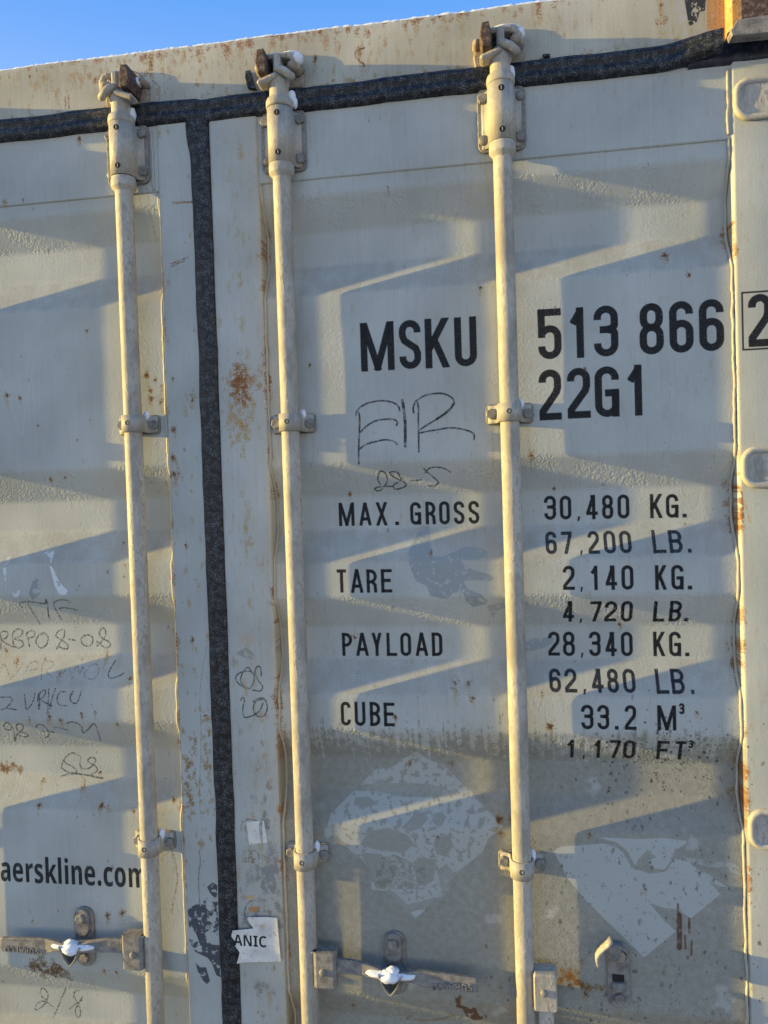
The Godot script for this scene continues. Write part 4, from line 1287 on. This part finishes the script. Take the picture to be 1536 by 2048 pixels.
	part("center_seal", sv, M.rubber, rd, "black rubber seal between the door leaves, blotched with frost")
	var sh := Mb.new(ORG, null, true)
	var hp2 := [[2428, 4], [2430, 12], [2440, 17], [2449, 15], [2455, 13], [2461, 17], [2469, 18], [2475, 14], [2479, -4]]
	var xs := []
	for i in 141: xs.append(lerpf(-1690, 438, i / 140.0))
	for i in 140:
		for k in hp2.size() - 1:
			var p := []
			for e in [[k, i], [k, i + 1], [k + 1, i + 1], [k + 1, i]]:
				var x: float = xs[e[1]]
				var lift := smoothstep(330.0, 438.0, x)
				var nn: float = gn.get_noise_2d(x, hp2[e[0]][0] * 0.15)
				var yy: float = hp2[e[0]][0] + nn * 3.0 + (4.0 if x < -620 else 0.0)
				yy += lift * (9.0 if e[0] > 3 else 16.0)
				p.append(Vector3(x, yy, hp2[e[0]][1] + nn * 2.5 + lift * (22.0 if e[0] > 0 and e[0] < 8 else 14.0)))
			sh.q(p[0], p[1], p[2], p[3])
	part("top_seal", sh, M.rubber, rd, "black rubber seal along the door heads, its end curled up")
	var ts := rd.get_node("top_seal")
	for p in [[-513,2526,-503,2527,-496,2497,-491,2486,-509,2490,-515,2510], [104,2489,118,2489,118,2483,107,2483]]:
		var sc := Mb.new(ORG)
		sc.plate(poly(p), -4, 8, 1)
		part("rubber_scrap", sc, M.rubber, ts)
	var s2 := Mb.new(ORG, null, true)
	for i in 20:
		for k in hp2.size() - 1:
			var p := []
			for e in [[k, i], [k, i + 1], [k + 1, i + 1], [k + 1, i]]:
				var x := lerpf(380, 640, e[1] / 20.0)
				p.append(Vector3(x, hp2[e[0]][0] - 1 + gn.get_noise_2d(x * 2, 40) * 2.0, hp2[e[0]][1] * 0.75 - 2))
			s2.q(p[0], p[1], p[2], p[3])
	part("corner_seal", s2, M.rubber_clean, rd)
	# paper remains on the meeting stile
	var tc := Canvas.new(-625, -480, 560, 720, 4.0)
	tc.base(131, 204, 202, 194, 0.35, 1.8)
	tc.specks(-560, 640, 90, 90, 40, 3.0, Color8(150, 140, 118), 0.4, rng)
	tc.specks(-550, 690, 60, 20, 16, 4.0, Color8(168, 132, 84), 0.5, rng)
	for k in 7:
		var wy := 615.0 + k * 13.0
		tc.line([-612, wy, -580, wy + rng.randf_range(-6, 6), -540, wy + rng.randf_range(-6, 6), -500, wy + rng.randf_range(-8, 8)], 0.7, Color8(160, 156, 146), 0.5, 0.6)
	tc.print_font("ANIC", -605, -531, 648, 25, Color8(24, 24, 26), 700, 0.15)
	var tk := Mb.new(ORG, tc)
	tk.plate(poly([-607,681,-579,685,-559,688,-572,707,-570,712,-527,715,-505,714,-500,619,-546,615,-581,612,-600,608,-592,633,-603,648,-600,654,-610,668]), 16.6, 17.4, 0.2)
	part("torn_sticker", tk, tc.material(0.6, 0.02), rd, "torn white sticker with black letters overlapping the seal")
	var pc := Mb.new(ORG, tc)
	pc.xf = Transform3D(Basis.IDENTITY, Vector3(0, 0, 0))
	pc.plate(poly([-570,917,-539,921,-542,909,-538,873,-565,867]), 8.2, 8.8, 0.1)
	part("paper_scrap", pc, tc.material(0.7, 0.02), rd)
	var pd := Mb.new(ORG, tc)
	pd.plate(poly([-533,921,-530,922,-524,874,-534,872,-534,899]), 8.2, 8.8, 0.1)
	part("paper_scrap", pd, tc.material(0.7, 0.02), rd)

	# lock rods and handles
	var names := ["grey lock rod on the outer side of the leaf with web address print", "grey lock rod standing left of the centre seal, beside the web address print", "grey lock rod between the centre seal and the stencilled markings", "grey lock rod crossing between the marking words and their numbers"]
	for k in 4:
		lock_rod(RODS[k], -1.0 if k == 1 else 1.0, [5, 5, 2, 0][k], names[k])
	handle(-784, -1.0, 640, 12.0, "horizontal cast handle with upside-down lettering below the web address print")
	handle(-434, 1.0, 629, 4.0, "horizontal cast handle with snow in its catch, beneath the torn placard mark")
	handle(19, 1.0, 614, 0.0, "handle hanging down from its clevis on the rod beside the open catch", true)

	# snow and frost
	snow("snow lump filling the cup of the handle catch below the web address print", [[-966, 642, 52, 24, 13, 19], [-971, 649, 50, 14, 9, 13], [-984, 645, 51, 31, 7, 11], [-943, 645, 51, 29, 7, 11]])
	snow("snow lump filling the cup of the handle catch beneath the torn placard mark", [[-256, 626, 52, 24, 13, 19], [-251, 634, 50, 14, 9, 13], [-276, 629, 51, 31, 8, 11], [-231, 627, 51, 28, 8, 11]])
	snow("snow on the cam head of the rod right of the centre seal", [[-408, 2531, 30, 26, 5, 20], [-392, 2522, 34, 12, 12, 14]])
	snow("snow on the cam head of the rod crossing the stencilled markings", [[32, 2532, 30, 32, 4, 20], [58, 2522, 28, 11, 13, 12]])
	snow("small snow patch wedged in the cam head left of the centre seal", [[-748, 2520, 22, 11, 9, 12]])
	snow("snow bit behind the collar of the rod left of the centre seal", [[-762, 2452, 24, 7, 15, 10]])
	snow("snow bit behind the collar of the rod right of the centre seal", [[-410, 2452, 24, 9, 13, 10], [-404, 2440, 22, 6, 12, 9]])
	snow("snow bit behind the collar of the rod crossing the stencilled markings", [[41, 2448, 26, 7, 15, 10]])
	for k in 3:
		var x: float = RODS[k + 1]
		snow(["snow wedge on the upper clamp of the rod left of the centre seal", "snow wedge on the upper clamp of the rod right of the centre seal", "snow wedge on the upper clamp of the rod crossing the stencilled markings"][k], [[x + 23, [1808, 1795, 1795][k], 14, 7, 10, 8]])
		snow(["snow wedge on the lower clamp of the rod left of the centre seal", "snow wedge on the lower clamp of the rod right of the centre seal", "snow wedge on the lower clamp of the rod crossing the stencilled markings"][k], [[x + 22, [888, 874, 874][k], 16, 7, 12, 9]])
	var fr := Mb.new(Vector3(-615, 2600, -10), null, true)
	var fn := FastNoiseLite.new(); fn.seed = 8; fn.frequency = 0.05
	var fp := []
	var fr2 := []
	for i in 420:
		var x := lerpf(-1700, 450, i / 419.0)
		fp.append(Vector3(x, 2600 + hn.get_noise_1d(x) * 3.0 + fn.get_noise_1d(x) * 1.5, -12))
		fr2.append(5.0 + fn.get_noise_1d(x * 2.0 + 90) * 2.4)
	fr.tube(fp, fr2, 7)
	solo("frost_crust", fr, M.snow, Vector3(-615, 2600, -10), "thin white frost crust along the top edge of the header beam", "frost")
